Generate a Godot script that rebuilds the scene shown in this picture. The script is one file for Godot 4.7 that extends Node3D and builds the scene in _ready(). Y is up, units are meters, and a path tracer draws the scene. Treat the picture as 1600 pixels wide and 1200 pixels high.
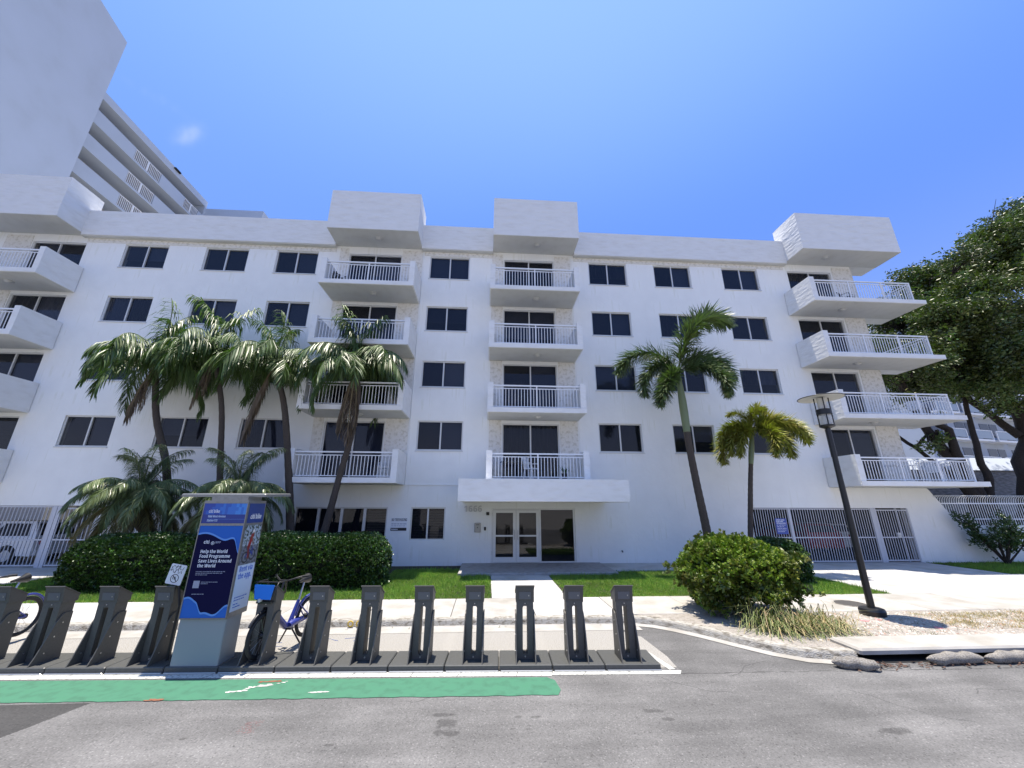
extends Node3D
# An apartment building behind a bike-share station. Facade in the plane z = 0, street along x, camera at z = 16.6.

# ------------------------------------------------------------------ mesh collecting
class Geo:
	var v := PackedVector3Array()
	var n := PackedVector3Array()
	var uv := PackedVector2Array()
	var c := PackedColorArray()
	var idx := PackedInt32Array()
	var col := Color(1, 1, 1)
	var uvm := Vector2(1, 1)

	func vert(p: Vector3, nn: Vector3, t: Vector2 = Vector2.ZERO) -> int:
		v.append(p); n.append(nn); uv.append(t); c.append(col)
		return v.size() - 1

	func tri(a: Vector3, b: Vector3, d: Vector3) -> void:
		var nn := (b - a).cross(d - a).normalized()
		var i := vert(a, nn); vert(b, nn); vert(d, nn)
		idx.append_array([i, i + 2, i + 1])

	# corners counter-clockwise seen from outside
	func quad(a: Vector3, b: Vector3, d: Vector3, e: Vector3) -> void:
		var nn := (b - a).cross(e - a)
		if nn.length_squared() < 1e-14:
			nn = (d - b).cross(e - b)
		nn = nn.normalized()
		var i := vert(a, nn, Vector2(0, 1)); vert(b, nn, Vector2(1, 1)); vert(d, nn, Vector2(1, 0)); vert(e, nn, Vector2(0, 0))
		idx.append_array([i, i + 2, i + 1, i, i + 3, i + 2])

	func box(a: Vector3, b: Vector3) -> void:
		obox(Transform3D(Basis(), (a + b) * 0.5), (b - a).abs())

	func obox(t: Transform3D, s: Vector3) -> void:
		var h := s * 0.5
		var p := []
		for k in 8:
			p.append(t * Vector3(h.x if k & 1 else -h.x, h.y if k & 2 else -h.y, h.z if k & 4 else -h.z))
		quad(p[4], p[5], p[7], p[6]); quad(p[1], p[0], p[2], p[3])
		quad(p[5], p[1], p[3], p[7]); quad(p[0], p[4], p[6], p[2])
		quad(p[6], p[7], p[3], p[2]); quad(p[0], p[1], p[5], p[4])

	# a box whose four long (y or chosen) edges and top are chamfered by r
	func cbox(t: Transform3D, s: Vector3, r: float) -> void:
		var h := s * 0.5
		var ring := [Vector2(h.x - r, h.z), Vector2(h.x, h.z - r), Vector2(h.x, -h.z + r), Vector2(h.x - r, -h.z), Vector2(-h.x + r, -h.z), Vector2(-h.x, -h.z + r), Vector2(-h.x, h.z - r), Vector2(-h.x + r, h.z)]
		var f := Vector2((h.x - r) / h.x, (h.z - r) / h.z)
		var levels := [[-h.y, 1.0], [h.y - r, 1.0], [h.y, 0.0]]
		for k in 8:
			var a: Vector2 = ring[k]
			var b: Vector2 = ring[(k + 1) % 8]
			for l in 2:
				var y0: float = levels[l][0]
				var y1: float = levels[l + 1][0]
				var a1 := a if l == 0 else a * f
				var b1 := b if l == 0 else b * f
				quad(t * Vector3(a.x, y0, a.y), t * Vector3(b.x, y0, b.y), t * Vector3(b1.x, y1, b1.y), t * Vector3(a1.x, y1, a1.y))
			tri(t * Vector3(0, h.y, 0), t * Vector3(a.x * f.x, h.y, a.y * f.y), t * Vector3(b.x * f.x, h.y, b.y * f.y))
			tri(t * Vector3(0, -h.y, 0), t * Vector3(b.x, -h.y, b.y), t * Vector3(a.x, -h.y, a.y))

	# smooth tube through points with radii
	func tube(pts: Array, radii: Array, sides: int = 8, caps: bool = true) -> void:
		var rows := []
		var up := Vector3(0.31, 0.2, 0.93).normalized()
		for k in pts.size():
			var d: Vector3 = (pts[mini(k + 1, pts.size() - 1)] - pts[maxi(k - 1, 0)]).normalized()
			var a := d.cross(up)
			if a.length() < 0.05:
				a = d.cross(Vector3(1, 0, 0))
			a = a.normalized()
			var b := a.cross(d).normalized()
			up = b
			var first := v.size()
			for s in sides + 1:
				var w := TAU * s / sides
				var o := a * cos(w) + b * sin(w)
				vert(pts[k] + o * radii[k], o, Vector2(float(s) / sides, float(k) / maxi(1, pts.size() - 1)))
			rows.append(first)
		for k in pts.size() - 1:
			for s in sides:
				var i: int = rows[k] + s
				var j: int = rows[k + 1] + s
				idx.append_array([i, i + 1, j + 1, i, j + 1, j])
		if caps:
			for e in 2:
				var k := 0 if e == 0 else pts.size() - 1
				var d: Vector3 = (pts[1] - pts[0]) if e == 0 else (pts[k] - pts[k - 1])
				d = d.normalized() * (-1.0 if e == 0 else 1.0)
				var m := vert(pts[k], d)
				var f := v.size()
				for s in sides + 1:
					vert(v[rows[k] + s], d)
				for s in sides:
					if e == 0:
						idx.append_array([m, f + s + 1, f + s])
					else:
						idx.append_array([m, f + s, f + s + 1])

	func bar(a: Vector3, b: Vector3, r: float, sides: int = 6) -> void:
		tube([a, b], [r, r], sides)

	func torus(t: Transform3D, big: float, small: float, seg: int = 28, sides: int = 8, from: float = 0.0, to: float = TAU) -> void:
		var pts := []
		var rr := []
		for k in seg + 1:
			var w := lerpf(from, to, float(k) / seg)
			pts.append(t * Vector3(cos(w) * big, sin(w) * big, 0)); rr.append(small)
		tube(pts, rr, sides, to - from < TAU - 0.01)

	# profile of (radius, y) turned round the y axis of t
	func lathe(t: Transform3D, prof: Array, seg: int = 20) -> void:
		for k in prof.size() - 1:
			var a: Vector2 = prof[k]
			var b: Vector2 = prof[k + 1]
			var d := b - a
			var nn := Vector2(d.y, -d.x).normalized()
			var f := v.size()
			for s in seg + 1:
				var w := TAU * s / seg
				var o := Vector3(cos(w), 0, sin(w))
				var no := (t.basis * (o * nn.x + Vector3(0, nn.y, 0))).normalized()
				vert(t * (o * a.x + Vector3(0, a.y, 0)), no); vert(t * (o * b.x + Vector3(0, b.y, 0)), no)
			for s in seg:
				var i := f + s * 2
				idx.append_array([i, i + 2, i + 3, i, i + 3, i + 1])

	# outline (x, y) counter-clockwise, drawn out along z from z0 to z1
	func prism(t: Transform3D, outline: PackedVector2Array, z0: float, z1: float) -> void:
		if Geometry2D.is_polygon_clockwise(outline):
			outline.reverse()
		var tr := Geometry2D.triangulate_polygon(outline)
		for k in range(0, tr.size(), 3):
			var a := outline[tr[k]]
			var b := outline[tr[k + 1]]
			var d := outline[tr[k + 2]]
			if (b - a).cross(d - a) < 0:
				var e := b
				b = d; d = e
			tri(t * Vector3(a.x, a.y, z1), t * Vector3(b.x, b.y, z1), t * Vector3(d.x, d.y, z1))
			tri(t * Vector3(b.x, b.y, z0), t * Vector3(a.x, a.y, z0), t * Vector3(d.x, d.y, z0))
		for k in outline.size():
			var a := outline[k]
			var b := outline[(k + 1) % outline.size()]
			quad(t * Vector3(a.x, a.y, z0), t * Vector3(b.x, b.y, z0), t * Vector3(b.x, b.y, z1), t * Vector3(a.x, a.y, z1))

	# a cross-section of (offset, y) carried along (x, z) points; offset grows to the left of the walk
	func sweep(path: Array, prof: Array) -> void:
		var nm := []
		for k in path.size():
			var d: Vector2 = (path[mini(k + 1, path.size() - 1)] - path[maxi(k - 1, 0)])
			d = d.normalized()
			nm.append(Vector2(d.y, -d.x))
		for k in path.size() - 1:
			for j in prof.size() - 1:
				var p := []
				for q in [[k, j], [k + 1, j], [k + 1, j + 1], [k, j + 1]]:
					var w: Vector2 = path[q[0]] + nm[q[0]] * prof[q[1]].x
					p.append(Vector3(w.x, prof[q[1]].y, w.y))
				quad(p[0], p[1], p[2], p[3])

	func mesh() -> ArrayMesh:
		var m := ArrayMesh.new()
		var a := []
		a.resize(Mesh.ARRAY_MAX)
		a[Mesh.ARRAY_VERTEX] = v; a[Mesh.ARRAY_NORMAL] = n; a[Mesh.ARRAY_TEX_UV] = uv; a[Mesh.ARRAY_COLOR] = c; a[Mesh.ARRAY_INDEX] = idx
		m.add_surface_from_arrays(Mesh.PRIMITIVE_TRIANGLES, a)
		return m


# ------------------------------------------------------------------ naming and tagging
var counts := {}
var M := {}
var rng := RandomNumberGenerator.new()

func numbered(parent: Node, called: String) -> String:
	var key := str(parent.get_instance_id()) + called
	var k: int = counts.get(key, 0)
	counts[key] = k + 1
	return called if k == 0 else "%s_%03d" % [called, k]

func tag(o: Node3D, label: String, category: String, group: String = "", kind: String = "") -> Node3D:
	if label: o.set_meta("label", label)
	if category: o.set_meta("category", category)
	if group: o.set_meta("group", group)
	if kind: o.set_meta("kind", kind)
	return o

func thing(called: String, label: String, category: String, at: Vector3 = Vector3.ZERO, turn: float = 0.0, group: String = "") -> Node3D:
	var o := Node3D.new()
	o.name = numbered(self, called)
	add_child(o, true)
	o.position = at
	o.rotation.y = turn
	return tag(o, label, category, group)

func put(called: String, m: Mesh, mt: Material, parent: Node = self, t: Transform3D = Transform3D()) -> MeshInstance3D:
	var o := MeshInstance3D.new()
	o.name = numbered(parent, called)
	o.mesh = m
	o.material_override = mt
	o.transform = t
	parent.add_child(o, true)
	return o

func part(called: String, g: Geo, mt: Material, parent: Node = self, t: Transform3D = Transform3D()) -> MeshInstance3D:
	return put(called, g.mesh(), mt, parent, t)

func struct(called: String, g: Geo, mt: Material) -> MeshInstance3D:
	var o := part(called, g, mt)
	o.set_meta("kind", "structure")
	return o

func group_node(called: String, parent: Node) -> Node3D:
	var o := Node3D.new()
	o.name = numbered(parent, called)
	parent.add_child(o, true)
	return o

func copy(o: Node3D, label: String, at: Vector3, turn: float) -> Node3D:
	var c := o.duplicate() as Node3D
	c.name = numbered(self, String(o.name).rstrip("_0123456789"))
	add_child(c, true)
	c.position = at
	c.rotation.y = turn
	if label: c.set_meta("label", label)
	return c

func many(called: String, m: Mesh, mt: Material, xf: Array, cols: Array, parent: Node) -> MultiMeshInstance3D:
	var mm := MultiMesh.new()
	mm.transform_format = MultiMesh.TRANSFORM_3D
	mm.use_colors = true
	mm.mesh = m
	mm.instance_count = xf.size()
	for k in xf.size():
		mm.set_instance_transform(k, xf[k])
		mm.set_instance_color(k, cols[k])
	var o := MultiMeshInstance3D.new()
	o.name = numbered(parent, called)
	o.multimesh = mm
	o.material_override = mt
	parent.add_child(o, true)
	o.set_meta("kind", "stuff")
	return o

func letters(text: String, size: float, mt: Material, parent: Node, t: Transform3D, called: String = "lettering", bold: bool = true, width: float = 0.0, align: int = HORIZONTAL_ALIGNMENT_LEFT, deep: float = 0.003) -> MeshInstance3D:
	var f := SystemFont.new()
	f.font_names = PackedStringArray(["Droid Sans"])
	f.font_weight = 700 if bold else 400
	var m := TextMesh.new()
	m.text = text
	m.font = f
	m.font_size = 32
	m.pixel_size = size / 23.0
	m.depth = deep
	m.curve_step = 4.0
	m.horizontal_alignment = align
	m.vertical_alignment = VERTICAL_ALIGNMENT_BOTTOM
	if width > 0.0:
		var w := m.get_aabb().size.x
		if w > 0.0:
			t = t * Transform3D(Basis().scaled(Vector3(width / w, 1, 1)), Vector3.ZERO)
	return put(called, m, mt, parent, t)

# ------------------------------------------------------------------ materials
func mat(r: float, g: float, b: float, rough: float = 0.8, metal: float = 0.0) -> StandardMaterial3D:
	var m := StandardMaterial3D.new()
	m.albedo_color = Color(r, g, b).linear_to_srgb()
	m.roughness = rough
	m.metallic = metal
	return m

func noise(kind: int, freq: float, oct: int, s: int) -> FastNoiseLite:
	var f := FastNoiseLite.new()
	f.noise_type = kind as FastNoiseLite.NoiseType
	f.frequency = freq
	f.fractal_octaves = oct
	f.seed = s
	return f

func ramp(stops: Array) -> Gradient:
	var g := Gradient.new()
	var o := PackedFloat32Array()
	var c := PackedColorArray()
	for s in stops:
		o.append(s[0])
		c.append(Color(s[1], s[2], s[3]))
	g.offsets = o
	g.colors = c
	return g

func noise_tex(f: FastNoiseLite, stops: Array, size: int = 512) -> NoiseTexture2D:
	var t := NoiseTexture2D.new()
	t.width = size
	t.height = size
	t.seamless = true
	t.seamless_blend_skirt = 0.25
	t.noise = f
	if stops:
		t.color_ramp = ramp(stops)
	return t

func world_map(m: StandardMaterial3D, scale: Vector3, albedo: Texture2D, height: Texture2D = null, deep: float = 0.0) -> StandardMaterial3D:
	m.uv1_triplanar = true
	m.uv1_world_triplanar = true
	m.uv1_scale = scale
	m.uv1_triplanar_sharpness = 4.0
	if albedo:
		m.albedo_texture = albedo
	if height:
		m.heightmap_enabled = true
		m.heightmap_texture = height
		m.heightmap_scale = deep
	return m

func leaf_mat(r: float, g: float, b: float, rough: float, light: float = 0.5) -> StandardMaterial3D:
	var m := mat(r, g, b, rough)
	m.vertex_color_use_as_albedo = true
	m.backlight_enabled = true
	m.backlight = Color(light * 0.8, light, light * 0.35)
	m.cull_mode = BaseMaterial3D.CULL_DISABLED
	return m

# plaster tone: broad clouds, and faint long rain streaks running down; mirrored so that it tiles
func streak_image() -> ImageTexture:
	var s := 512
	var a := noise(FastNoiseLite.TYPE_SIMPLEX_SMOOTH, 0.006, 4, 61)
	var b := noise(FastNoiseLite.TYPE_SIMPLEX_SMOOTH, 0.03, 3, 62)
	var data := PackedByteArray()
	data.resize(s * s * 3)
	var i := 0
	for y in s:
		var my := 1.0 - absf(2.0 * y / s - 1.0)
		for x in s:
			var mx := 1.0 - absf(2.0 * x / s - 1.0)
			var c := a.get_noise_2d(mx * s, my * s)
			var st := smoothstep(0.12, 0.5, b.get_noise_2d(mx * s * 1.6, my * s * 0.06)) * smoothstep(-0.05, 0.4, c)
			var v := clampf(0.985 + 0.02 * c - 0.036 * st, 0.0, 1.0)
			data[i] = int(255 * v); data[i + 1] = int(255 * v * 0.998); data[i + 2] = int(255 * v * (0.99 - 0.02 * st))
			i += 3
	return ImageTexture.create_from_image(Image.create_from_data(s, s, false, Image.FORMAT_RGB8, data))

func make_materials() -> void:
	var simplex := FastNoiseLite.TYPE_SIMPLEX_SMOOTH
	var fine := noise_tex(noise(simplex, 0.045, 4, 11), [])
	var grit := noise_tex(noise(simplex, 0.12, 3, 5), [])
	var streaks := streak_image()
	var tone := noise_tex(noise(simplex, 0.012, 5, 21), [[0.0, 0.955, 0.95, 0.94], [0.45, 0.985, 0.985, 0.98], [1.0, 1, 1, 1]])
	var trowel := noise_tex(noise(simplex, 0.02, 5, 8), [])
	var blot := noise_tex(noise(simplex, 0.016, 5, 31), [[0.0, 0.84, 0.83, 0.79], [0.35, 0.95, 0.945, 0.93], [0.6, 1, 1, 1], [1.0, 0.95, 0.94, 0.92]])
	M.stucco = world_map(mat(0.86, 0.865, 0.85, 0.9), Vector3(0.14, 0.14, 0.14), streaks, fine, 0.4)
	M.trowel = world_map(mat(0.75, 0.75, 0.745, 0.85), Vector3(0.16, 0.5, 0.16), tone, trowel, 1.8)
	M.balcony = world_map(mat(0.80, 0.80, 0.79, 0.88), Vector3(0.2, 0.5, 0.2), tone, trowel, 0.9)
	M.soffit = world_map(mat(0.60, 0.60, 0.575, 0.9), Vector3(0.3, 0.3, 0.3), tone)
	M.rough_panel = world_map(mat(0.76, 0.74, 0.69, 0.95), Vector3(0.6, 0.6, 0.6), blot, noise_tex(noise(FastNoiseLite.TYPE_CELLULAR, 0.05, 3, 3), []), 0.5)
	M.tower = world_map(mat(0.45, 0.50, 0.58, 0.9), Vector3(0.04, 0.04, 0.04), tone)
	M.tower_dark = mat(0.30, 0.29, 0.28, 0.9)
	M.white_metal = mat(0.80, 0.81, 0.82, 0.4)
	M.gate_metal = mat(0.54, 0.55, 0.58, 0.45)
	M.frame = mat(0.62, 0.62, 0.60, 0.45, 0.2)
	M.glass = mat(0.008, 0.010, 0.016, 0.03)
	M.glass.metallic_specular = 0.42
	M.glass.transparency = BaseMaterial3D.TRANSPARENCY_ALPHA
	M.glass.albedo_color.a = 0.6
	M.clear_glass = mat(0.01, 0.012, 0.016, 0.02)
	M.clear_glass.transparency = BaseMaterial3D.TRANSPARENCY_ALPHA
	M.clear_glass.albedo_color.a = 0.35
	M.blind = [mat(0.02, 0.022, 0.035, 0.9), mat(0.075, 0.095, 0.16, 0.9), mat(0.01, 0.01, 0.013, 0.9), mat(0.16, 0.18, 0.25, 0.9)]
	M.slat = mat(0.28, 0.27, 0.25, 0.7)
	M.door_frame = mat(0.72, 0.72, 0.69, 0.45)
	M.lamp_dome = mat(0.5, 0.5, 0.48, 0.3)
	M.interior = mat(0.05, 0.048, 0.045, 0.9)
	M.dark = mat(0.015, 0.015, 0.015, 0.9)
	# ground
	var conc := noise_tex(noise(simplex, 0.01, 6, 77), [[0.0, 0.86, 0.85, 0.82], [0.4, 0.95, 0.945, 0.935], [0.62, 1, 1, 1], [1.0, 0.94, 0.935, 0.925]], 768)
	M.concrete = world_map(mat(0.40, 0.385, 0.36, 0.92), Vector3(0.13, 0.13, 0.13), conc, grit, 0.8)
	M.concrete_b = world_map(mat(0.37, 0.355, 0.33, 0.92), Vector3(0.15, 0.15, 0.15), conc, grit, 0.8)
	M.kerb = world_map(mat(0.40, 0.385, 0.35, 0.95), Vector3(0.5, 0.9, 0.5), noise_tex(noise(simplex, 0.022, 6, 4), [[0.0, 0.42, 0.4, 0.37], [0.38, 0.82, 0.8, 0.77], [0.6, 1, 1, 1], [1.0, 0.85, 0.84, 0.8]]), grit, 1.5)
	M.drive = world_map(mat(0.46, 0.455, 0.445, 0.9), Vector3(0.11, 0.11, 0.11), conc, grit, 0.5)
	M.porch = world_map(mat(0.36, 0.35, 0.34, 0.9), Vector3(0.4, 0.4, 0.4), conc, grit, 0.5)
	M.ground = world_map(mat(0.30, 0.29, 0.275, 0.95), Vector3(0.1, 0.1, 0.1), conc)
	M.soil = world_map(mat(0.06, 0.055, 0.035, 1.0), Vector3(1, 1, 1), blot, grit, 3.0)
	M.gravel = world_map(mat(0.47, 0.43, 0.385, 1.0), Vector3(0.7, 0.7, 0.7), blot, grit, 4.0)
	M.paint_white = world_map(mat(0.66, 0.66, 0.64, 0.8), Vector3(0.8, 0.8, 0.8), noise_tex(noise(simplex, 0.05, 5, 6), [[0.0, 0.42, 0.42, 0.42], [0.36, 0.85, 0.85, 0.83], [1.0, 1, 1, 1]]))
	# metal of the docks and the station
	var scuff := noise_tex(noise(simplex, 0.03, 5, 66), [[0.0, 0.9, 0.9, 0.89], [0.5, 0.97, 0.97, 0.97], [1.0, 1, 1, 1]])
	M.dock = world_map(mat(0.10, 0.093, 0.081, 0.55, 0.0), Vector3(1.4, 1.4, 1.4), scuff)
	M.dock_head = world_map(mat(0.092, 0.085, 0.076, 0.5, 0.0), Vector3(1.4, 1.4, 1.4), scuff)
	M.dock_plate = world_map(mat(0.075, 0.077, 0.075, 0.55, 0.1), Vector3(0.9, 0.9, 0.9), scuff)
	M.inset = mat(0.12, 0.125, 0.135, 0.3)
	M.steel = mat(0.5, 0.5, 0.5, 0.3, 0.9)
	M.kiosk = mat(0.27, 0.30, 0.315, 0.5, 0.1)
	M.kiosk_side = world_map(mat(0.28, 0.28, 0.27, 0.35, 0.6), Vector3(0.9, 0.9, 0.9), scuff)
	M.blue = mat(0.013, 0.12, 0.48, 0.7)
	M.blue_light = mat(0.11, 0.30, 0.70, 0.4)
	M.blue_mid = mat(0.03, 0.15, 0.56, 0.4)
	M.navy = mat(0.007, 0.006, 0.04, 0.8)
	M.navy.metallic_specular = 0.25
	M.print_white = mat(0.75, 0.77, 0.8, 0.5)
	M.print_grey = mat(0.32, 0.34, 0.42, 0.5)
	M.print_pale = mat(0.55, 0.66, 0.80, 0.45)
	M.print_blue = mat(0.03, 0.13, 0.55, 0.5)
	M.print_black = mat(0.02, 0.02, 0.022, 0.6)
	M.bike_blue = mat(0.012, 0.025, 0.23, 0.25)
	M.bike_blue.clearcoat_enabled = true
	M.rubber = mat(0.018, 0.018, 0.018, 0.75)
	M.black = mat(0.015, 0.015, 0.017, 0.4)
	M.lamp_black = world_map(mat(0.012, 0.012, 0.013, 0.38), Vector3(2, 2, 2), scuff)
	M.lamp_white = mat(0.6, 0.6, 0.57, 0.5)
	M.lens = mat(0.75, 0.72, 0.62, 0.2)
	M.lens.transparency = BaseMaterial3D.TRANSPARENCY_ALPHA
	M.lens.albedo_color.a = 0.4
	# plants
	M.palm = leaf_mat(0.10, 0.16, 0.05, 0.44, 0.7)
	M.foxtail = leaf_mat(0.12, 0.17, 0.07, 0.4, 0.65)
	M.date = leaf_mat(0.17, 0.22, 0.10, 0.36, 0.6)
	M.date_old = leaf_mat(0.25, 0.22, 0.09, 0.5, 0.5)
	M.dead = leaf_mat(0.20, 0.155, 0.115, 0.9, 0.2)
	M.leaf = leaf_mat(0.11, 0.165, 0.035, 0.42, 0.6)
	M.hedge_leaf = leaf_mat(0.035, 0.08, 0.018, 0.36, 0.35)
	M.grass = leaf_mat(0.20, 0.35, 0.07, 0.6, 0.8)
	M.straw = leaf_mat(0.40, 0.33, 0.20, 0.8, 0.5)
	M.tree_leaf = leaf_mat(0.08, 0.12, 0.036, 0.42, 0.65)
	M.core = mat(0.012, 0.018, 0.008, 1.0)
	var rings := noise_tex(noise(simplex, 0.03, 4, 15), [[0.0, 0.55, 0.52, 0.48], [0.5, 0.85, 0.83, 0.8], [1.0, 1, 1, 1]])
	M.trunk = world_map(mat(0.125, 0.105, 0.09, 0.95), Vector3(0.8, 7.0, 0.8), rings, rings, 2.0)
	M.bark = world_map(mat(0.055, 0.045, 0.038, 0.95), Vector3(2.0, 0.8, 2.0), rings, rings, 4.0)
	M.crownshaft = mat(0.16, 0.20, 0.10, 0.5)

# ------------------------------------------------------------------ the place
const ROWS := [[4.57, 5.85], [7.37, 8.61], [10.11, 11.38], [12.88, 14.13]]
const SLABS := [3.15, 5.92, 8.70, 11.48]
const COLS := [[-17.31, -15.35], [-13.65, -11.67], [-10.37, -8.41], [-3.05, -1.09], [4.86, 6.82], [8.23, 10.15], [11.84, 13.77]]
const LEFT := -27.0
const RIGHT := 18.95
var building: Node3D
var balusters := 0

func _ready() -> void:
	rng.seed = 1666
	# camera: 13 mm (full-frame equivalent) lens, 2.42 m above the road, tilted up 17 degrees
	var cam := Camera3D.new()
	cam.name = "camera"
	add_child(cam)
	cam.fov = 89.74
	cam.near = 0.05
	cam.far = 3000.0
	cam.transform = Transform3D(Basis(Vector3(0.99805, 0.00282, 0.06231), Vector3(-0.02131, 0.95494, 0.29607), Vector3(-0.05867, -0.29682, 0.95313)).orthonormalized(), Vector3(0, 2.42, 16.6))
	cam.current = true
	var we := WorldEnvironment.new()
	we.name = "environment"
	var env := Environment.new()
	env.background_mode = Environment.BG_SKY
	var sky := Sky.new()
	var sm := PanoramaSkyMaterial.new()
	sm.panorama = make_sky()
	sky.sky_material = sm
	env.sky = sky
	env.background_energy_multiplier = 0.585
	env.tonemap_mode = Environment.TONE_MAPPER_LINEAR
	env.tonemap_exposure = 1.8
	env.sdfgi_enabled = true
	env.ssao_enabled = true
	env.ssil_enabled = true
	we.environment = env
	add_child(we)
	var sun := DirectionalLight3D.new()
	sun.name = "sun"
	sun.light_energy = 1.55
	sun.light_color = Color(1.0, 0.965, 0.91)
	sun.light_angular_distance = 0.53
	sun.shadow_enabled = true
	add_child(sun)
	sun.look_at_from_position(Vector3(-0.075, 1.0, -0.102) * 50.0, Vector3.ZERO, Vector3(0, 0, 1))

	make_materials()
	ground()
	apartment_building()
	entrance()
	garage_gates()
	tower()
	right_side()
	docks()
	kiosk()
	bikes()
	street_lamp()
	wall_things()
	cars()
	balcony_furniture()
	palms()
	hedges()
	shrubs()
	lawns()
	big_trees()

func make_sky() -> ImageTexture:
	var w := 1024
	var h := 512
	var im := Image.create(w, h, false, Image.FORMAT_RGBF)
	var wisp := Vector3(-0.543, 0.626, -0.559)
	var side := wisp.cross(Vector3.UP).normalized()
	var over := side.cross(wisp).normalized()
	var ns := noise(FastNoiseLite.TYPE_SIMPLEX_SMOOTH, 14.0, 4, 3)
	for y in h:
		var el := (0.5 - (y + 0.5) / h) * PI
		for x in w:
			var c: Color
			if el < 0.0:
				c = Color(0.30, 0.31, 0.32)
			else:
				var s := sin(el)
				# air: whitish at the horizon, deepest a third of the way up, paler again round the high sun
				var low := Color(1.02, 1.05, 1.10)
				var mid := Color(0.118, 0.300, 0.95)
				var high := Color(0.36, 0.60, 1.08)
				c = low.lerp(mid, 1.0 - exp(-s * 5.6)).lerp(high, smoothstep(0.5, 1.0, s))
				var az := TAU * (x + 0.5) / w
				var d := Vector3(sin(az) * cos(el), s, -cos(az) * cos(el))
				# a little paler towards the west side
				c = c.lerp(high, clampf(-d.x * 0.35, 0.0, 0.35) * smoothstep(0.15, 0.6, s))
				if d.dot(wisp) > 0.985:
					var p := Vector2(d.dot(side), d.dot(over))
					var q := Vector2(p.x * 0.5 + p.y * 0.85, p.x * 0.85 - p.y * 0.5)
					var f := exp(-pow(q.y / 0.009, 2.0) - pow(q.x / 0.019, 2.0)) * clampf(0.65 + ns.get_noise_2d(p.x * 6, p.y * 6), 0.0, 1.0)
					f += 0.3 * exp(-pow((p.y - 0.028) / 0.004, 2.0) - pow((p.x + 0.05) / 0.03, 2.0)) * clampf(0.3 + ns.get_noise_2d(p.x * 9, p.y * 20), 0.0, 1.0)
					c = c.lerp(Color(0.85, 0.92, 1.05), clampf(f * 0.5, 0.0, 0.3))
			im.set_pixel(x, y, c)
	return ImageTexture.create_from_image(im)

# ------------------------------------------------------------------ ground
func sheet(g: Geo, pts: Array, y: float) -> void:
	var o := PackedVector2Array()
	for p in pts:
		o.append(Vector2(p.x, -p.y))
	if Geometry2D.is_polygon_clockwise(o):
		o.reverse()
	var tr := Geometry2D.triangulate_polygon(o)
	for k in range(0, tr.size(), 3):
		var a := o[tr[k]]
		var b := o[tr[k + 1]]
		var d := o[tr[k + 2]]
		if (b - a).cross(d - a) < 0:
			var e := b
			b = d; d = e
		g.tri(Vector3(a.x, y, -a.y), Vector3(b.x, y, -b.y), Vector3(d.x, y, -d.y))

func slab(g: Geo, x0: float, z0: float, x1: float, z1: float, y0: float, y1: float, r: float = 0.008) -> void:
	g.cbox(Transform3D(Basis(), Vector3((x0 + x1) / 2, (y0 + y1) / 2, (z0 + z1) / 2)), Vector3(x1 - x0, y1 - y0, z1 - z0), r)

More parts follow.
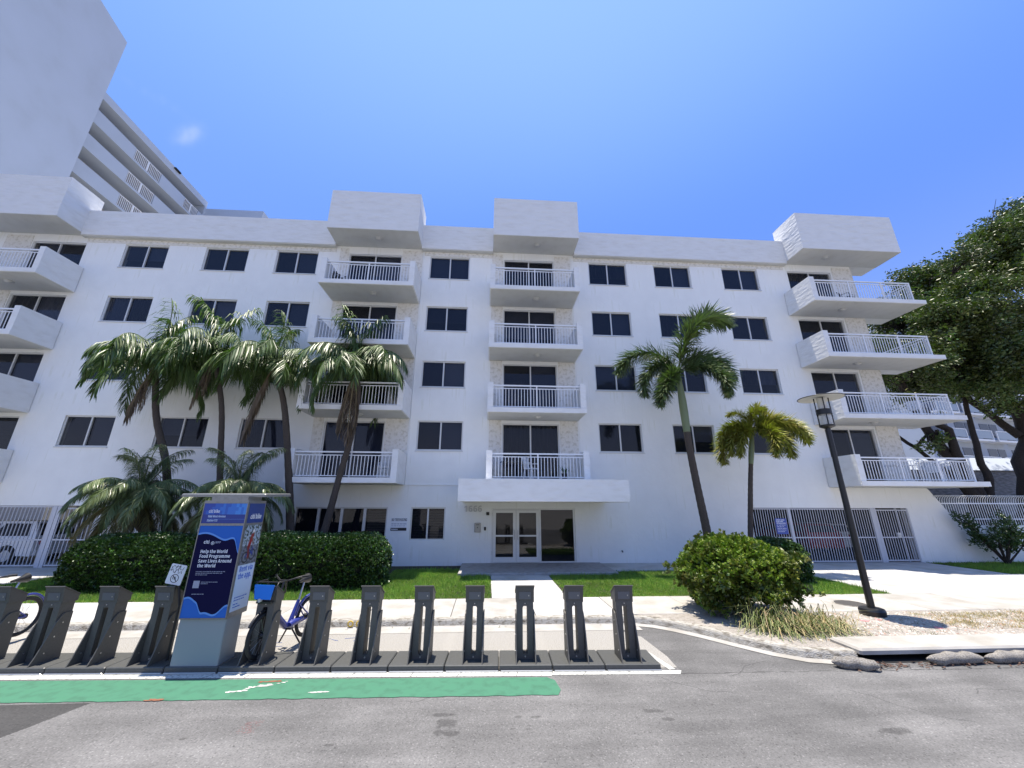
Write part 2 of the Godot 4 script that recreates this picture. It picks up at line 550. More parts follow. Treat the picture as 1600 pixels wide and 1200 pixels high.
func road_image() -> ImageTexture:
	var w := 1900
	var h := 760     # 20 m by 8 m
	var big := noise(FastNoiseLite.TYPE_SIMPLEX_SMOOTH, 0.006, 4, 1)
	var streak := noise(FastNoiseLite.TYPE_SIMPLEX_SMOOTH, 0.01, 4, 2)
	var crack := noise(FastNoiseLite.TYPE_CELLULAR, 0.006, 2, 9)
	crack.cellular_return_type = FastNoiseLite.RETURN_DISTANCE2_SUB
	var data := PackedByteArray()
	data.resize(w * h * 3)
	var r := RandomNumberGenerator.new()
	r.seed = 77
	var i := 0
	for y in h:
		for x in w:
			var b := 0.97 + 0.16 * big.get_noise_2d(x, y) + 0.12 * streak.get_noise_2d(x * 0.25 + y * 0.12, y * 2.2)
			var s := r.randf()
			b *= 0.88 + 0.22 * s
			if s > 0.986:
				b *= 1.22
			elif s < 0.02:
				b *= 0.75
			var mx := x / 95.0 - 10.0     # metres
			var mz := y / 95.0 + 9.0
			# newer, darker patch of asphalt at the left
			if mz > 10.42 and mx < -4.93 - (mz - 10.36) * 0.3 + 0.02 * big.get_noise_2d(x * 7.0, y * 7.0):
				b *= 0.62
			# dark tar joint from the station's end towards the inlet
			if mx > 2.9 and absf(mz - 9.96 - 0.03 * big.get_noise_2d(x * 4.0, 7.0) - 0.015 * (mx - 3.0)) < 0.012 + 0.012 * streak.get_noise_2d(x * 3.0, 3.0):
				b *= 0.72
			# patch joint at the right
			if mx > 3.0 and mz < 9.95:
				b *= 0.93
			b = clampf(b * 0.68, 0.0, 1.0)
			data[i] = int(255 * b); data[i + 1] = int(255 * b * 0.992); data[i + 2] = int(255 * b * 0.985)
			i += 3
	var im := Image.create_from_data(w, h, false, Image.FORMAT_RGB8, data)
	# oil drips and stains
	for st in [[-0.5, 10.95, 0.14, 0.05], [-0.42, 11.15, 0.12, 0.10], [-0.4, 11.35, 0.16, 0.06], [0.42, 11.05, 0.04, 0.02], [0.62, 11.06, 0.07, 0.03], [0.35, 11.3, 0.05, 0.02], [0.5, 11.32, 0.06, 0.02], [2.1, 11.0, 0.13, 0.06], [2.2, 11.2, 0.08, 0.04], [2.9, 10.9, 0.05, 0.02], [-1.6, 11.5, 0.05, 0.02], [-3.2, 11.3, 0.04, 0.02], [-1.9, 11.9, 0.07, 0.02], [1.0, 12.2, 0.05, 0.02], [4.6, 11.6, 0.25, 0.07], [-2.4, 12.2, 0.05, 0.03], [-2.9, 12.5, 0.04, 0.03]]:
		blotch(im, st[0], st[1], st[2], st[3], -0.13, r)
	# pale scratches and chips
	for k in 90:
		var sx := r.randf_range(-9.5, 9.5)
		var sz := r.randf_range(10.3, 14.5)
		if k < 40:
			sx = r.randf_range(1.5, 8.5)
			sz = r.randf_range(9.9, 11.6)
		var an := r.randf_range(-0.7, 0.7)
		var ln := r.randf_range(0.03, 0.22)
		for q in int(ln * 95):
			var px := int((sx + cos(an) * q / 95.0 + 10.0) * 95.0)
			var py := int((sz + sin(an) * q / 95.0 - 9.0) * 95.0)
			if px > 1 and py > 1 and px < w - 2 and py < h - 2 and r.randf() < 0.7:
				var c := im.get_pixel(px, py)
				im.set_pixel(px, py, c.lerp(Color(0.92, 0.92, 0.9), 0.4))
	# hairline cracks
	for k in 5:
		var cx := [-1.0, 2.4, 3.6, 5.0, 6.6][k] as float
		var cz := [10.6, 10.0, 10.1, 10.6, 10.8][k] as float
		var an := r.randf_range(-0.5, 1.2)
		for q in 110:
			an += r.randf_range(-0.3, 0.3)
			an = clampf(an, -0.9, 1.5)
			cx += cos(an) * 0.011
			cz += sin(an) * 0.011
			var px := int((cx + 10.0) * 95.0)
			var py := int((cz - 9.0) * 95.0)
			if px > 1 and py > 1 and px < w - 2 and py < h - 2:
				im.set_pixel(px, py, im.get_pixel(px, py).lerp(Color(0.2, 0.2, 0.2), 0.45))
	# a faded red utility mark
	for q in 240:
		var px := int((-2.62 + r.randf_range(-0.1, 0.1) + 10.0) * 95.0)
		var py := int((11.1 + r.randf_range(-0.13, 0.13) - 9.0) * 95.0)
		if (px + py) % 5 < 2:
			im.set_pixel(px, py, im.get_pixel(px, py).lerp(Color(0.75, 0.25, 0.25), 0.4))
	im.generate_mipmaps()
	return ImageTexture.create_from_image(im)

func blotch(im: Image, mx: float, mz: float, rx: float, rz: float, d: float, r: RandomNumberGenerator) -> void:
	var nz := noise(FastNoiseLite.TYPE_SIMPLEX_SMOOTH, 0.06, 3, int(mx * 100))
	for y in range(int((mz - 2 * rz - 9.0) * 95), int((mz + 2 * rz - 9.0) * 95)):
		for x in range(int((mx - 2 * rx + 10.0) * 95), int((mx + 2 * rx + 10.0) * 95)):
			if x < 0 or y < 0 or x >= im.get_width() or y >= im.get_height():
				continue
			var q := Vector2((x / 95.0 - 10.0 - mx) / rx, (y / 95.0 + 9.0 - mz) / rz).length() + 0.7 * nz.get_noise_2d(x, y)
			var f := smoothstep(1.1, 0.6, q)
			if f > 0.0:
				var c := im.get_pixel(x, y)
				im.set_pixel(x, y, Color(c.r + d * f, c.g + d * f, c.b + d * f))

func ground() -> void:
	# the ground sheet that runs to the horizon
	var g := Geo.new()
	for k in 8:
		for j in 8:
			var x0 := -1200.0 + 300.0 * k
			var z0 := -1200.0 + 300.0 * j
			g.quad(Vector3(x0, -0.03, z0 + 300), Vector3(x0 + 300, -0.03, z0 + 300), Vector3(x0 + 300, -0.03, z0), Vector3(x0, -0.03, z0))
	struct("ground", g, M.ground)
	# asphalt
	var rm := StandardMaterial3D.new()
	rm.albedo_color = Color(0.325, 0.323, 0.322).linear_to_srgb()
	rm.albedo_texture = road_image()
	rm.texture_repeat = true
	rm.roughness = 0.93
	g = Geo.new()
	g.col = Color.WHITE
	for k in range(-4, 5):
		var x0 := -10.0 + 20.0 * k
		for j in 3:
			var z0 := 7.3 if j == 0 else 9.0 + 8.0 * (j - 1)
			var z1 := 9.0 if j == 0 else z0 + 8.0
			var b := g.v.size()
			var t0 := 0.79 if j == 0 else 0.0
			for q in [[0.0, z1, 1.0], [1.0, z1, 1.0], [1.0, z0, t0], [0.0, z0, t0]]:
				var flip := k != 0
				g.vert(Vector3(x0 + 20.0 * q[0], 0, q[1]), Vector3.UP, Vector2(1.0 - q[0] if flip else q[0], q[2]))
			g.idx.append_array([b, b + 2, b + 1, b, b + 3, b + 2])
	struct("road", g, rm)
	# old pale pavement of the parking lane behind the docks, and the concrete gutter
	var lane := world_map(mat(0.40, 0.39, 0.375, 0.95), Vector3(0.6, 0.6, 0.6), noise_tex(noise(FastNoiseLite.TYPE_SIMPLEX_SMOOTH, 0.15, 4, 44), [[0.0, 0.6, 0.59, 0.57], [0.5, 0.9, 0.89, 0.87], [1.0, 1, 1, 1]]), noise_tex(noise(FastNoiseLite.TYPE_SIMPLEX_SMOOTH, 0.2, 2, 45), []), 1.0)
	g = Geo.new()
	sheet(g, [Vector2(-40, 7.8), Vector2(2.6, 7.8), Vector2(3.0, 8.3), Vector2(3.05, 9.3), Vector2(3.0, 9.75), Vector2(-40, 8.3)], 0.004)
	struct("parking_lane", g, lane)
	# kerb with its gutter, bulging out at the right
	var path := [Vector2(-40, 7.42), Vector2(-14, 7.42)]
	for k in 16:
		path.append(Vector2(-13.0 + k, 7.42))
	path.append_array([Vector2(3.2, 7.46), Vector2(3.55, 7.6), Vector2(3.9, 7.9), Vector2(4.25, 8.3), Vector2(4.6, 8.78), Vector2(4.95, 9.22), Vector2(5.3, 9.5), Vector2(5.7, 9.6), Vector2(6.1, 9.62)])
	var kb := Geo.new()
	kb.sweep(path, [Vector2(-0.03, 0.012), Vector2(0.0, 0.10), Vector2(0.025, 0.128), Vector2(0.16, 0.131), Vector2(0.16, 0.05)])
	struct("kerb", kb, M.kerb)
	var gp := Geo.new()
	gp.sweep(path.slice(0, 19), [Vector2(-0.45, 0.008), Vector2(-0.06, 0.003), Vector2(-0.02, 0.02)])
	gp.sweep(path.slice(18), [Vector2(-0.2, 0.008), Vector2(-0.06, 0.003), Vector2(-0.02, 0.02)])
	struct("gutter", gp, M.concrete_b)
	# the inlet at the right: a kerb top on an opening, low gutter before it
	var inlet := thing("storm_drain_inlet", "long concrete kerb inlet with dark slot at right of the road", "storm drain", Vector3(6.1, 0, 9.4))
	var tp := Geo.new()
	tp.cbox(Transform3D(Basis(), Vector3(3.6, 0.145, 0.0)), Vector3(7.2, 0.085, 0.62), 0.03)
	part("kerb_top", tp, M.concrete, inlet)
	var op := Geo.new()
	op.quad(Vector3(0, 0.008, 0.36), Vector3(7.2, 0.008, 0.36), Vector3(7.2, 0.008, -0.3), Vector3(0, 0.008, -0.3))
	op.quad(Vector3(0, 0.0, -0.28), Vector3(7.2, 0.0, -0.28), Vector3(7.2, 0.11, -0.28), Vector3(0, 0.11, -0.28))
	part("opening", op, M.dark, inlet)
	var deb := Geo.new()
	for k in 260:
		var p := Vector3(rng.randf_range(-0.5, 6.0), 0.012, 0.52 + rng.randf_range(-0.14, 0.1) + 0.05 * sin(k))
		if k < 60: p.x = rng.randf_range(-0.5, 0.3)
		var b := Basis.from_euler(Vector3(rng.randf_range(-0.6, 0.6), rng.randf() * TAU, rng.randf_range(-0.5, 0.5)))
		deb.obox(Transform3D(b, p + Vector3(0, 0.01, 0)), Vector3(rng.randf_range(0.03, 0.07), 0.004, rng.randf_range(0.015, 0.03)))
	var litter := part("leaf_litter", deb, mat(0.09, 0.05, 0.035, 0.9))
	litter.position = Vector3(6.1, 0, 9.4)
	tag(litter, "brown dead leaves and litter lying in the gutter of the inlet", "leaf litter", "", "stuff")
	# filter bags lying before the inlet
	var bagm := world_map(mat(0.5, 0.48, 0.45, 1.0), Vector3(2.5, 2.5, 2.5), noise_tex(noise(FastNoiseLite.TYPE_SIMPLEX_SMOOTH, 0.03, 5, 12), [[0.0, 0.6, 0.59, 0.57], [0.5, 0.88, 0.86, 0.83], [1.0, 1, 1, 1]]), noise_tex(noise(FastNoiseLite.TYPE_SIMPLEX_SMOOTH, 0.06, 4, 13), []), 2.5)
	for s in [[5.75, 9.95, 0.62, 0.35, "grey lumpy filter bag lying alone at the left end of the inlet"], [7.55, 9.84, 1.0, -0.03, "grey filter bag in the inlet slot, middle one of the three"], [8.58, 9.84, 1.0, 0.02, "grey filter bag at the right edge, behind the two others"]]:
		var bg := Geo.new()
		var pts := []
		var rad := []
		for q in 11:
			var t := q / 10.0
			pts.append(Vector3((t - 0.5) * s[2], 0.072 + 0.01 * sin(t * 17 + s[0]), 0.015 * sin(t * 9)))
			rad.append(0.088 * pow(maxf(0.02, 1.0 - pow(absf(2 * t - 1), 3.2)), 0.5) * (1.0 + 0.1 * sin(t * 23 + s[0] * 3)))
		bg.tube(pts, rad, 12)
		var b := part("filter_bag", bg, bagm)
		b.position = Vector3(s[0], 0.0, s[1])
		b.rotation.y = -s[3]
		tag(b, s[4], "filter bag", "filter bags in the gutter")
	# sidewalk slabs
	var sw := group_node("sidewalk", self)
	sw.set_meta("kind", "structure")
	var bed := Geo.new()
	bed.box(Vector3(-40, 0.0, 5.6), Vector3(40, 0.118, 7.24))
	part("bed", bed, M.soil, sw)
	var x := -30.0
	var k := 0
	while x < 34.0:
		var l := 1.83
		var g2 := Geo.new()
		var lean := rng.randf_range(-0.003, 0.003)
		slab(g2, x + 0.006, 5.6, x + l - 0.006, 7.25, 0.0, 0.13 + lean, 0.008)
		part("paving_slab", g2, [M.concrete, M.concrete_b, M.concrete][k % 3] if rng.randf() < 0.7 else M.drive, sw)
		x += l
		k += 1
	# strip of kerb ground from the sidewalk to the bulged kerb
	g = Geo.new()
	sheet(g, [Vector2(3.3, 7.245), Vector2(40, 7.245), Vector2(40, 9.1), Vector2(6.1, 9.1), Vector2(6.1, 9.45), Vector2(5.6, 9.45), Vector2(4.9, 9.0), Vector2(4.3, 8.2), Vector2(3.75, 7.6)], 0.121)
	struct("planting_strip", g, M.gravel)
	# soil under lawns
	g = Geo.new()
	g.box(Vector3(-40, 0.0, 0.02), Vector3(40, 0.105, 5.59))
	struct("soil", g, M.soil)
	# walk to the door, in two slabs
	var wk := group_node("walkway", self)
	wk.set_meta("kind", "structure")
	for s in [[2.36, 3.95], [3.965, 5.59]]:
		var g3 := Geo.new()
		slab(g3, 0.18, s[0], 2.12, s[1], 0.0, 0.135)
		part("paving_slab", g3, M.drive, wk)
	# porch
	var ph := Geo.new()
	slab(ph, -0.92, 0.0, 4.55, 2.35, 0.0, 0.20, 0.012)
	struct("porch", ph, M.porch)
	var p2 := Geo.new()
	slab(p2, 4.57, 0.02, 8.3, 1.7, 0.0, 0.17, 0.012)
	struct("side_step", p2, M.drive)
	# driveways
	var dv := group_node("driveway", self)
	dv.set_meta("kind", "structure")
	for s in [[11.0, -0.6, 14.4, 2.55], [14.415, -0.6, 18.3, 2.55], [11.0, 2.565, 14.4, 5.59], [14.415, 2.565, 18.3, 5.59], [18.32, 2.9, 22.5, 5.59]]:
		var g4 := Geo.new()
		slab(g4, s[0], s[1], s[2], s[3], 0.0, 0.133)
		part("paving_slab", g4, M.drive, dv)
	for s in [[-24.0, -0.6, -19.0, 3.0], [-18.99, -0.6, -13.95, 3.0], [-24.0, 3.02, -15.5, 5.59]]:
		var g5 := Geo.new()
		slab(g5, s[0], s[1], s[2], s[3], 0.0, 0.133)
		part("paving_slab", g5, M.drive, dv)
	# cycle lane paint, askew to the kerb like the docks
	var greenm := world_map(mat(0.043, 0.166, 0.097, 0.8), Vector3(0.5, 0.5, 0.5), noise_tex(noise(FastNoiseLite.TYPE_SIMPLEX_SMOOTH, 0.02, 6, 90), [[0.0, 0.86, 0.87, 0.86], [0.4, 0.96, 0.96, 0.96], [0.62, 1, 1, 1], [1.0, 0.97, 1.0, 0.98]]))
	g = Geo.new()
	var edge := [Vector2(-30, 8.83), Vector2(0.93, 9.995), Vector2(1.03, 10.1), Vector2(1.06, 10.4), Vector2(1.0, 10.55)]
	for q in 110:
		# brushed, uneven front edge
		var ex := 0.93 - 0.1 * q
		edge.append(Vector2(ex, 10.545 + (ex - 0.93) * 0.0245 + rng.randf_range(-0.014, 0.010)))
	edge.append(Vector2(-30, 9.75))
	sheet(g, edge, 0.006)
	struct("cycle_lane", g, greenm)
	# white line between docks and lane, laid in worn lengths
	var wl := group_node("white_line", self)
	wl.set_meta("kind", "structure")
	x = -12.0
	var last_sk := 0.05
	while x < 2.3:
		var l := rng.randf_range(0.5, 0.9)
		var z0 := 9.745 + 0.0375 * x
		var g6 := Geo.new()
		var sk := rng.randf_range(0.02, 0.14)
		var deep := 0.165 if x < 1.0 else 0.13
		sheet(g6, [Vector2(x, z0), Vector2(x + l - 0.012, z0 + 0.0375 * l), Vector2(x + l - 0.012 - sk, z0 + 0.0375 * l + deep), Vector2(x - last_sk, z0 + deep)], 0.005)
		part("paint_length", g6, M.paint_white, wl)
		x += l
		last_sk = sk
	# paint edge round the right end of the station
	var g7 := Geo.new()
	sheet(g7, [Vector2(2.73, 9.0), Vector2(2.80, 9.0), Vector2(2.94, 9.82), Vector2(2.84, 9.84)], 0.0085)
	var wl2 := part("paint_length", g7, M.paint_white, wl)
	# white scuffs, a blue smear and rust marks on the green paint
	var marks := [[-3.0, 10.05, 0.55, 0.07, 0.35, M.paint_white], [-3.3, 10.22, 0.22, 0.03, 0.2, M.paint_white], [-2.2, 10.3, 0.25, 0.015, 0.1, M.paint_white], [-4.2, 10.4, 0.2, 0.05, 0.0, mat(0.22, 0.09, 0.05, 0.9)], [-3.0, 9.93, 0.3, 0.04, 0.0, mat(0.22, 0.09, 0.05, 0.9)]]
	for q in marks:
		var g8 := Geo.new()
		for kk in 26:
			var px: float = q[0] + rng.randf_range(-0.5, 0.5) * q[2]
			var pz: float = q[1] + rng.randf_range(-0.5, 0.5) * q[3] - (px - q[0]) * q[4]
			var r0 := rng.randf_range(0.008, 0.03)
			var o := []
			for c in 6:
				o.append(Vector2(px + cos(c * 1.047) * r0 * rng.randf_range(1.0, 2.2), pz + sin(c * 1.047) * r0 * rng.randf_range(0.3, 0.8)))
			sheet(g8, o, 0.009 + kk * 0.00005)
		var mk := part("paint_scuff", g8, q[5], wl)
	# manhole
	var mh := thing("manhole_cover", "round dark metal manhole cover set in the sidewalk by the lamp", "manhole cover", Vector3(8.87, 0.13, 6.6))
	g = Geo.new()
	g.lathe(Transform3D(), [Vector2(0.36, 0.0), Vector2(0.36, 0.008), Vector2(0.33, 0.008), Vector2(0.33, 0.004), Vector2(0.0, 0.004)], 32)
	part("rim", g, M.kerb, mh)
	g = Geo.new()
	g.lathe(Transform3D(), [Vector2(0.32, 0.0), Vector2(0.32, 0.008), Vector2(0.0, 0.008)], 32)
	part("lid", g, mat(0.08, 0.075, 0.07, 0.6, 0.4), mh)
	# marks sprayed on kerb and lane
	var ym := Geo.new()
	for s in [[-2.72, 0.035], [-2.55, 0.03], [-3.25, 0.03]]:
		ym.torus(Transform3D(Basis(), Vector3(s[0], 0.075, 7.46)), 0.05, 0.012, 16, 5)
	var yo := part("spray_mark", ym, mat(0.62, 0.42, 0.03, 0.8), wl)
	var bm := Geo.new()
	for s in [[-2.95, 8.15, 0.2, 0.4], [-2.75, 8.2, 0.16, -0.5], [-2.5, 8.1, 0.2, 0.2], [-2.35, 8.2, 0.16, 1.0], [-2.15, 8.15, 0.18, -0.2], [-3.9, 8.3, 0.5, 0.05], [-3.8, 8.5, 0.5, 0.1]]:
		bm.obox(Transform3D(Basis(Vector3.UP, s[3]), Vector3(s[0], 0.006, s[1])), Vector3(s[2], 0.004, 0.015))
	part("spray_mark", bm, mat(0.06, 0.10, 0.25, 0.8), wl)

# ------------------------------------------------------------------ the building
func openings() -> Array:
	var o := []
	for r in 4:
		for c in COLS:
			o.append([c[0], c[1], ROWS[r][0], ROWS[r][1], "window"])
		var dt: float = SLABS[r] + (2.63 if r < 3 else 2.62)
		for d in [[0.6, 3.1], [-6.95, -4.42], [15.4, 17.8], [-21.4, -19.05]]:
			o.append([d[0], d[1], SLABS[r] + 0.2, dt, "door"])
	o.append([-7.59, -3.97, 1.02, 2.28, "wide"])
	o.append([-3.05, -1.66, 1.03, 2.28, "blinds"])
	o.append([0.2, 3.63, 0.2, 2.25, "entrance"])
	o.append([11.17, 18.35, 0.13, 2.29, "gate"])
	o.append([-24.0, -14.95, 0.13, 2.31, "gate"])
	return o

func apartment_building() -> void:
	building = thing("apartment_building", "white five storey apartment building with stacked balconies behind the bike docks", "building", Vector3.ZERO)
	var op := openings()
	var xs := [LEFT, RIGHT]
	var ys := [0.0, 15.6]
	for o in op:
		for e in [[xs, 0], [xs, 1], [ys, 2], [ys, 3]]:
			if not e[0].has(o[e[1]]):
				e[0].append(o[e[1]])
	xs.sort()
	ys.sort()
	# front wall with real openings
	var g := Geo.new()
	for i in xs.size() - 1:
		for j in ys.size() - 1:
			var mx: float = (xs[i] + xs[i + 1]) / 2
			var my: float = (ys[j] + ys[j + 1]) / 2
			var open := false
			for o in op:
				if mx > o[0] and mx < o[1] and my > o[2] and my < o[3]:
					open = true
			if not open:
				g.quad(Vector3(xs[i], ys[j], 0), Vector3(xs[i + 1], ys[j], 0), Vector3(xs[i + 1], ys[j + 1], 0), Vector3(xs[i], ys[j + 1], 0))
	for o in op:
		var d := -0.3
		var a := Vector3(o[0], o[2], 0)
		var b := Vector3(o[1], o[3], 0)
		g.quad(Vector3(a.x, a.y, d), Vector3(a.x, a.y, 0), Vector3(a.x, b.y, 0), Vector3(a.x, b.y, d))
		g.quad(Vector3(b.x, a.y, 0), Vector3(b.x, a.y, d), Vector3(b.x, b.y, d), Vector3(b.x, b.y, 0))
		g.quad(Vector3(a.x, a.y, 0), Vector3(b.x, a.y, 0), Vector3(b.x, a.y, d), Vector3(a.x, a.y, d))
		g.quad(Vector3(a.x, b.y, d), Vector3(b.x, b.y, d), Vector3(b.x, b.y, 0), Vector3(a.x, b.y, 0))
	# right end wall, with nothing behind the frame but its own side
	g.quad(Vector3(RIGHT, 0, 0), Vector3(RIGHT, 0, -14), Vector3(RIGHT, 15.6, -14), Vector3(RIGHT, 15.6, 0))
	# unseen left end; the street-level opening is added to let daylight in
	g.quad(Vector3(LEFT, 2.5, -14), Vector3(LEFT, 2.5, 0), Vector3(LEFT, 15.6, 0), Vector3(LEFT, 15.6, -14))
	g.quad(Vector3(RIGHT, 0, -14), Vector3(LEFT, 0, -14), Vector3(LEFT, 15.6, -14), Vector3(RIGHT, 15.6, -14))
	part("wall", g, M.stucco, building)
	var rf := Geo.new()
	rf.quad(Vector3(LEFT, 15.2, 0), Vector3(RIGHT, 15.2, 0), Vector3(RIGHT, 15.2, -14), Vector3(LEFT, 15.2, -14))
	part("roof", rf, M.soffit, building)
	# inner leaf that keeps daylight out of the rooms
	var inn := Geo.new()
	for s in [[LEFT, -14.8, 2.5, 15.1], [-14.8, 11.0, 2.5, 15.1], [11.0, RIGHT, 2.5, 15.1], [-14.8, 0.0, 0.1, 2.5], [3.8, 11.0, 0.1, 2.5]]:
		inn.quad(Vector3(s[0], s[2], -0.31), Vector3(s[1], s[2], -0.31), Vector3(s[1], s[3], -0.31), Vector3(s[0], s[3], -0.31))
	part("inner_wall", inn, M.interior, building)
	# parapet band and the boxes over each stack of balconies
	g = Geo.new()
	for s in [[-19.2, -7.6], [-3.45, 0.05], [4.12, 15.3]]:
		g.box(Vector3(s[0], 14.4, 0.002), Vector3(s[1], 15.75, 0.25))
		g.box(Vector3(s[0], 15.6, -0.15), Vector3(s[1], 15.748, 0.002))
	g.box(Vector3(RIGHT - 0.2, 14.4, -14), Vector3(RIGHT + 0.1, 15.75, -1.0))
	part("parapet", g, M.trowel, building)
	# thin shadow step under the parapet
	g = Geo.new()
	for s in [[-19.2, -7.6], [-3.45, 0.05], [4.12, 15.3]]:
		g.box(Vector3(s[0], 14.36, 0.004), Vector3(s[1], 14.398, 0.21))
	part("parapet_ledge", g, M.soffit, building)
	# roughcast band left bare between the top windows and the ledge
	g = Geo.new()
	for s in [[-19.05, -7.6], [-3.33, 0.05], [4.12, 15.2]]:
		g.box(Vector3(s[0], 14.15, 0.001), Vector3(s[1], 14.358, 0.02))
	part("roughcast_band", g, M.rough_panel, building)
	for s in [[-26.0, -19.2, 0.0], [-7.6, -3.45, 0.0], [0.05, 4.12, 0.0], [15.3, 20.45, -0.8]]:
		g = Geo.new()
		g.box(Vector3(s[0], 14.52, 0.006), Vector3(s[1], 16.62, 1.35))
		if s[2] < 0:
			g.box(Vector3(RIGHT + 0.12, 14.522, s[2]), Vector3(s[1] - 0.002, 16.618, 0.004))
			g.box(Vector3(s[0], 15.6, -0.2), Vector3(RIGHT + 0.1, 16.6, 0.004))
		else:
			g.box(Vector3(s[0], 15.6, -0.2), Vector3(s[1], 16.6, 0.004))
		var rb := part("roof_box", g, M.trowel, building)
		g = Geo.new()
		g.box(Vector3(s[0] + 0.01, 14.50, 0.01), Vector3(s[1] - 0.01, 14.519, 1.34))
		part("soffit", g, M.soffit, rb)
		dome(rb, Vector3((s[0] + s[1]) / 2 + 0.1 if s[2] == 0 else 17.0, 14.5, 0.72))
	# raised bead round the bay between the left and the centre balconies, and drain line right of centre
	g = Geo.new()
	g.box(Vector3(-3.37, 3.17, 0.001), Vector3(-3.34, 14.35, 0.03))
	g.box(Vector3(-3.37, 3.145, 0.001), Vector3(-1.0, 3.17, 0.03))
	g.box(Vector3(3.985, 3.4, 0.001), Vector3(4.01, 14.35, 0.025))
	part("wall_bead", g, M.stucco, building)
	# roughcast panels beside the balcony doors
	for r in 4:
		var y0: float = SLABS[r] + 0.2
		var y1: float = y0 + (2.56 if r < 3 else 2.7)
		for s in [[0.02, 0.56], [3.14, 3.93], [-7.4, -6.99], [-4.38, -3.42], [17.9, 18.94], [-22.6, -21.44]]:
			g = Geo.new()
			g.box(Vector3(s[0], y0, 0.001), Vector3(s[1], y1, 0.022))
			if s[0] > 17:
				g.box(Vector3(RIGHT, y0, -0.62), Vector3(RIGHT + 0.02, y1, 0.021))
			part("roughcast_panel", g, M.rough_panel, building)
	var n := 0
	for o in op:
		if o[4] == "window" or o[4] == "door":
			window_unit(o, n)
			n += 1
		elif o[4] == "wide":
			for k in 4:
				var w: float = (o[1] - o[0]) / 4
				window_unit([o[0] + w * k, o[0] + w * (k + 1), o[2], o[3], "single"], 2 + (1 if k == 3 else 0))
		elif o[4] == "blinds":
			window_unit(o, 2)
	for r in 4:
		balcony(0.02 - 0.08, 3.96, r, true, true)
		balcony(14.95, 20.5, r, true, false)
	for r in 4:
		balcony(-7.44, -3.39, r, true, true)
		balcony(-26.0, -18.75, r, false, true)

func dome(parent: Node, at: Vector3) -> void:
	var g := Geo.new()
	g.lathe(Transform3D(Basis(), at), [Vector2(0.0, -0.10), Vector2(0.07, -0.09), Vector2(0.11, -0.06), Vector2(0.125, -0.035), Vector2(0.165, -0.03), Vector2(0.165, 0.0)], 18)
	part("ceiling_lamp", g, M.lamp_dome, parent)

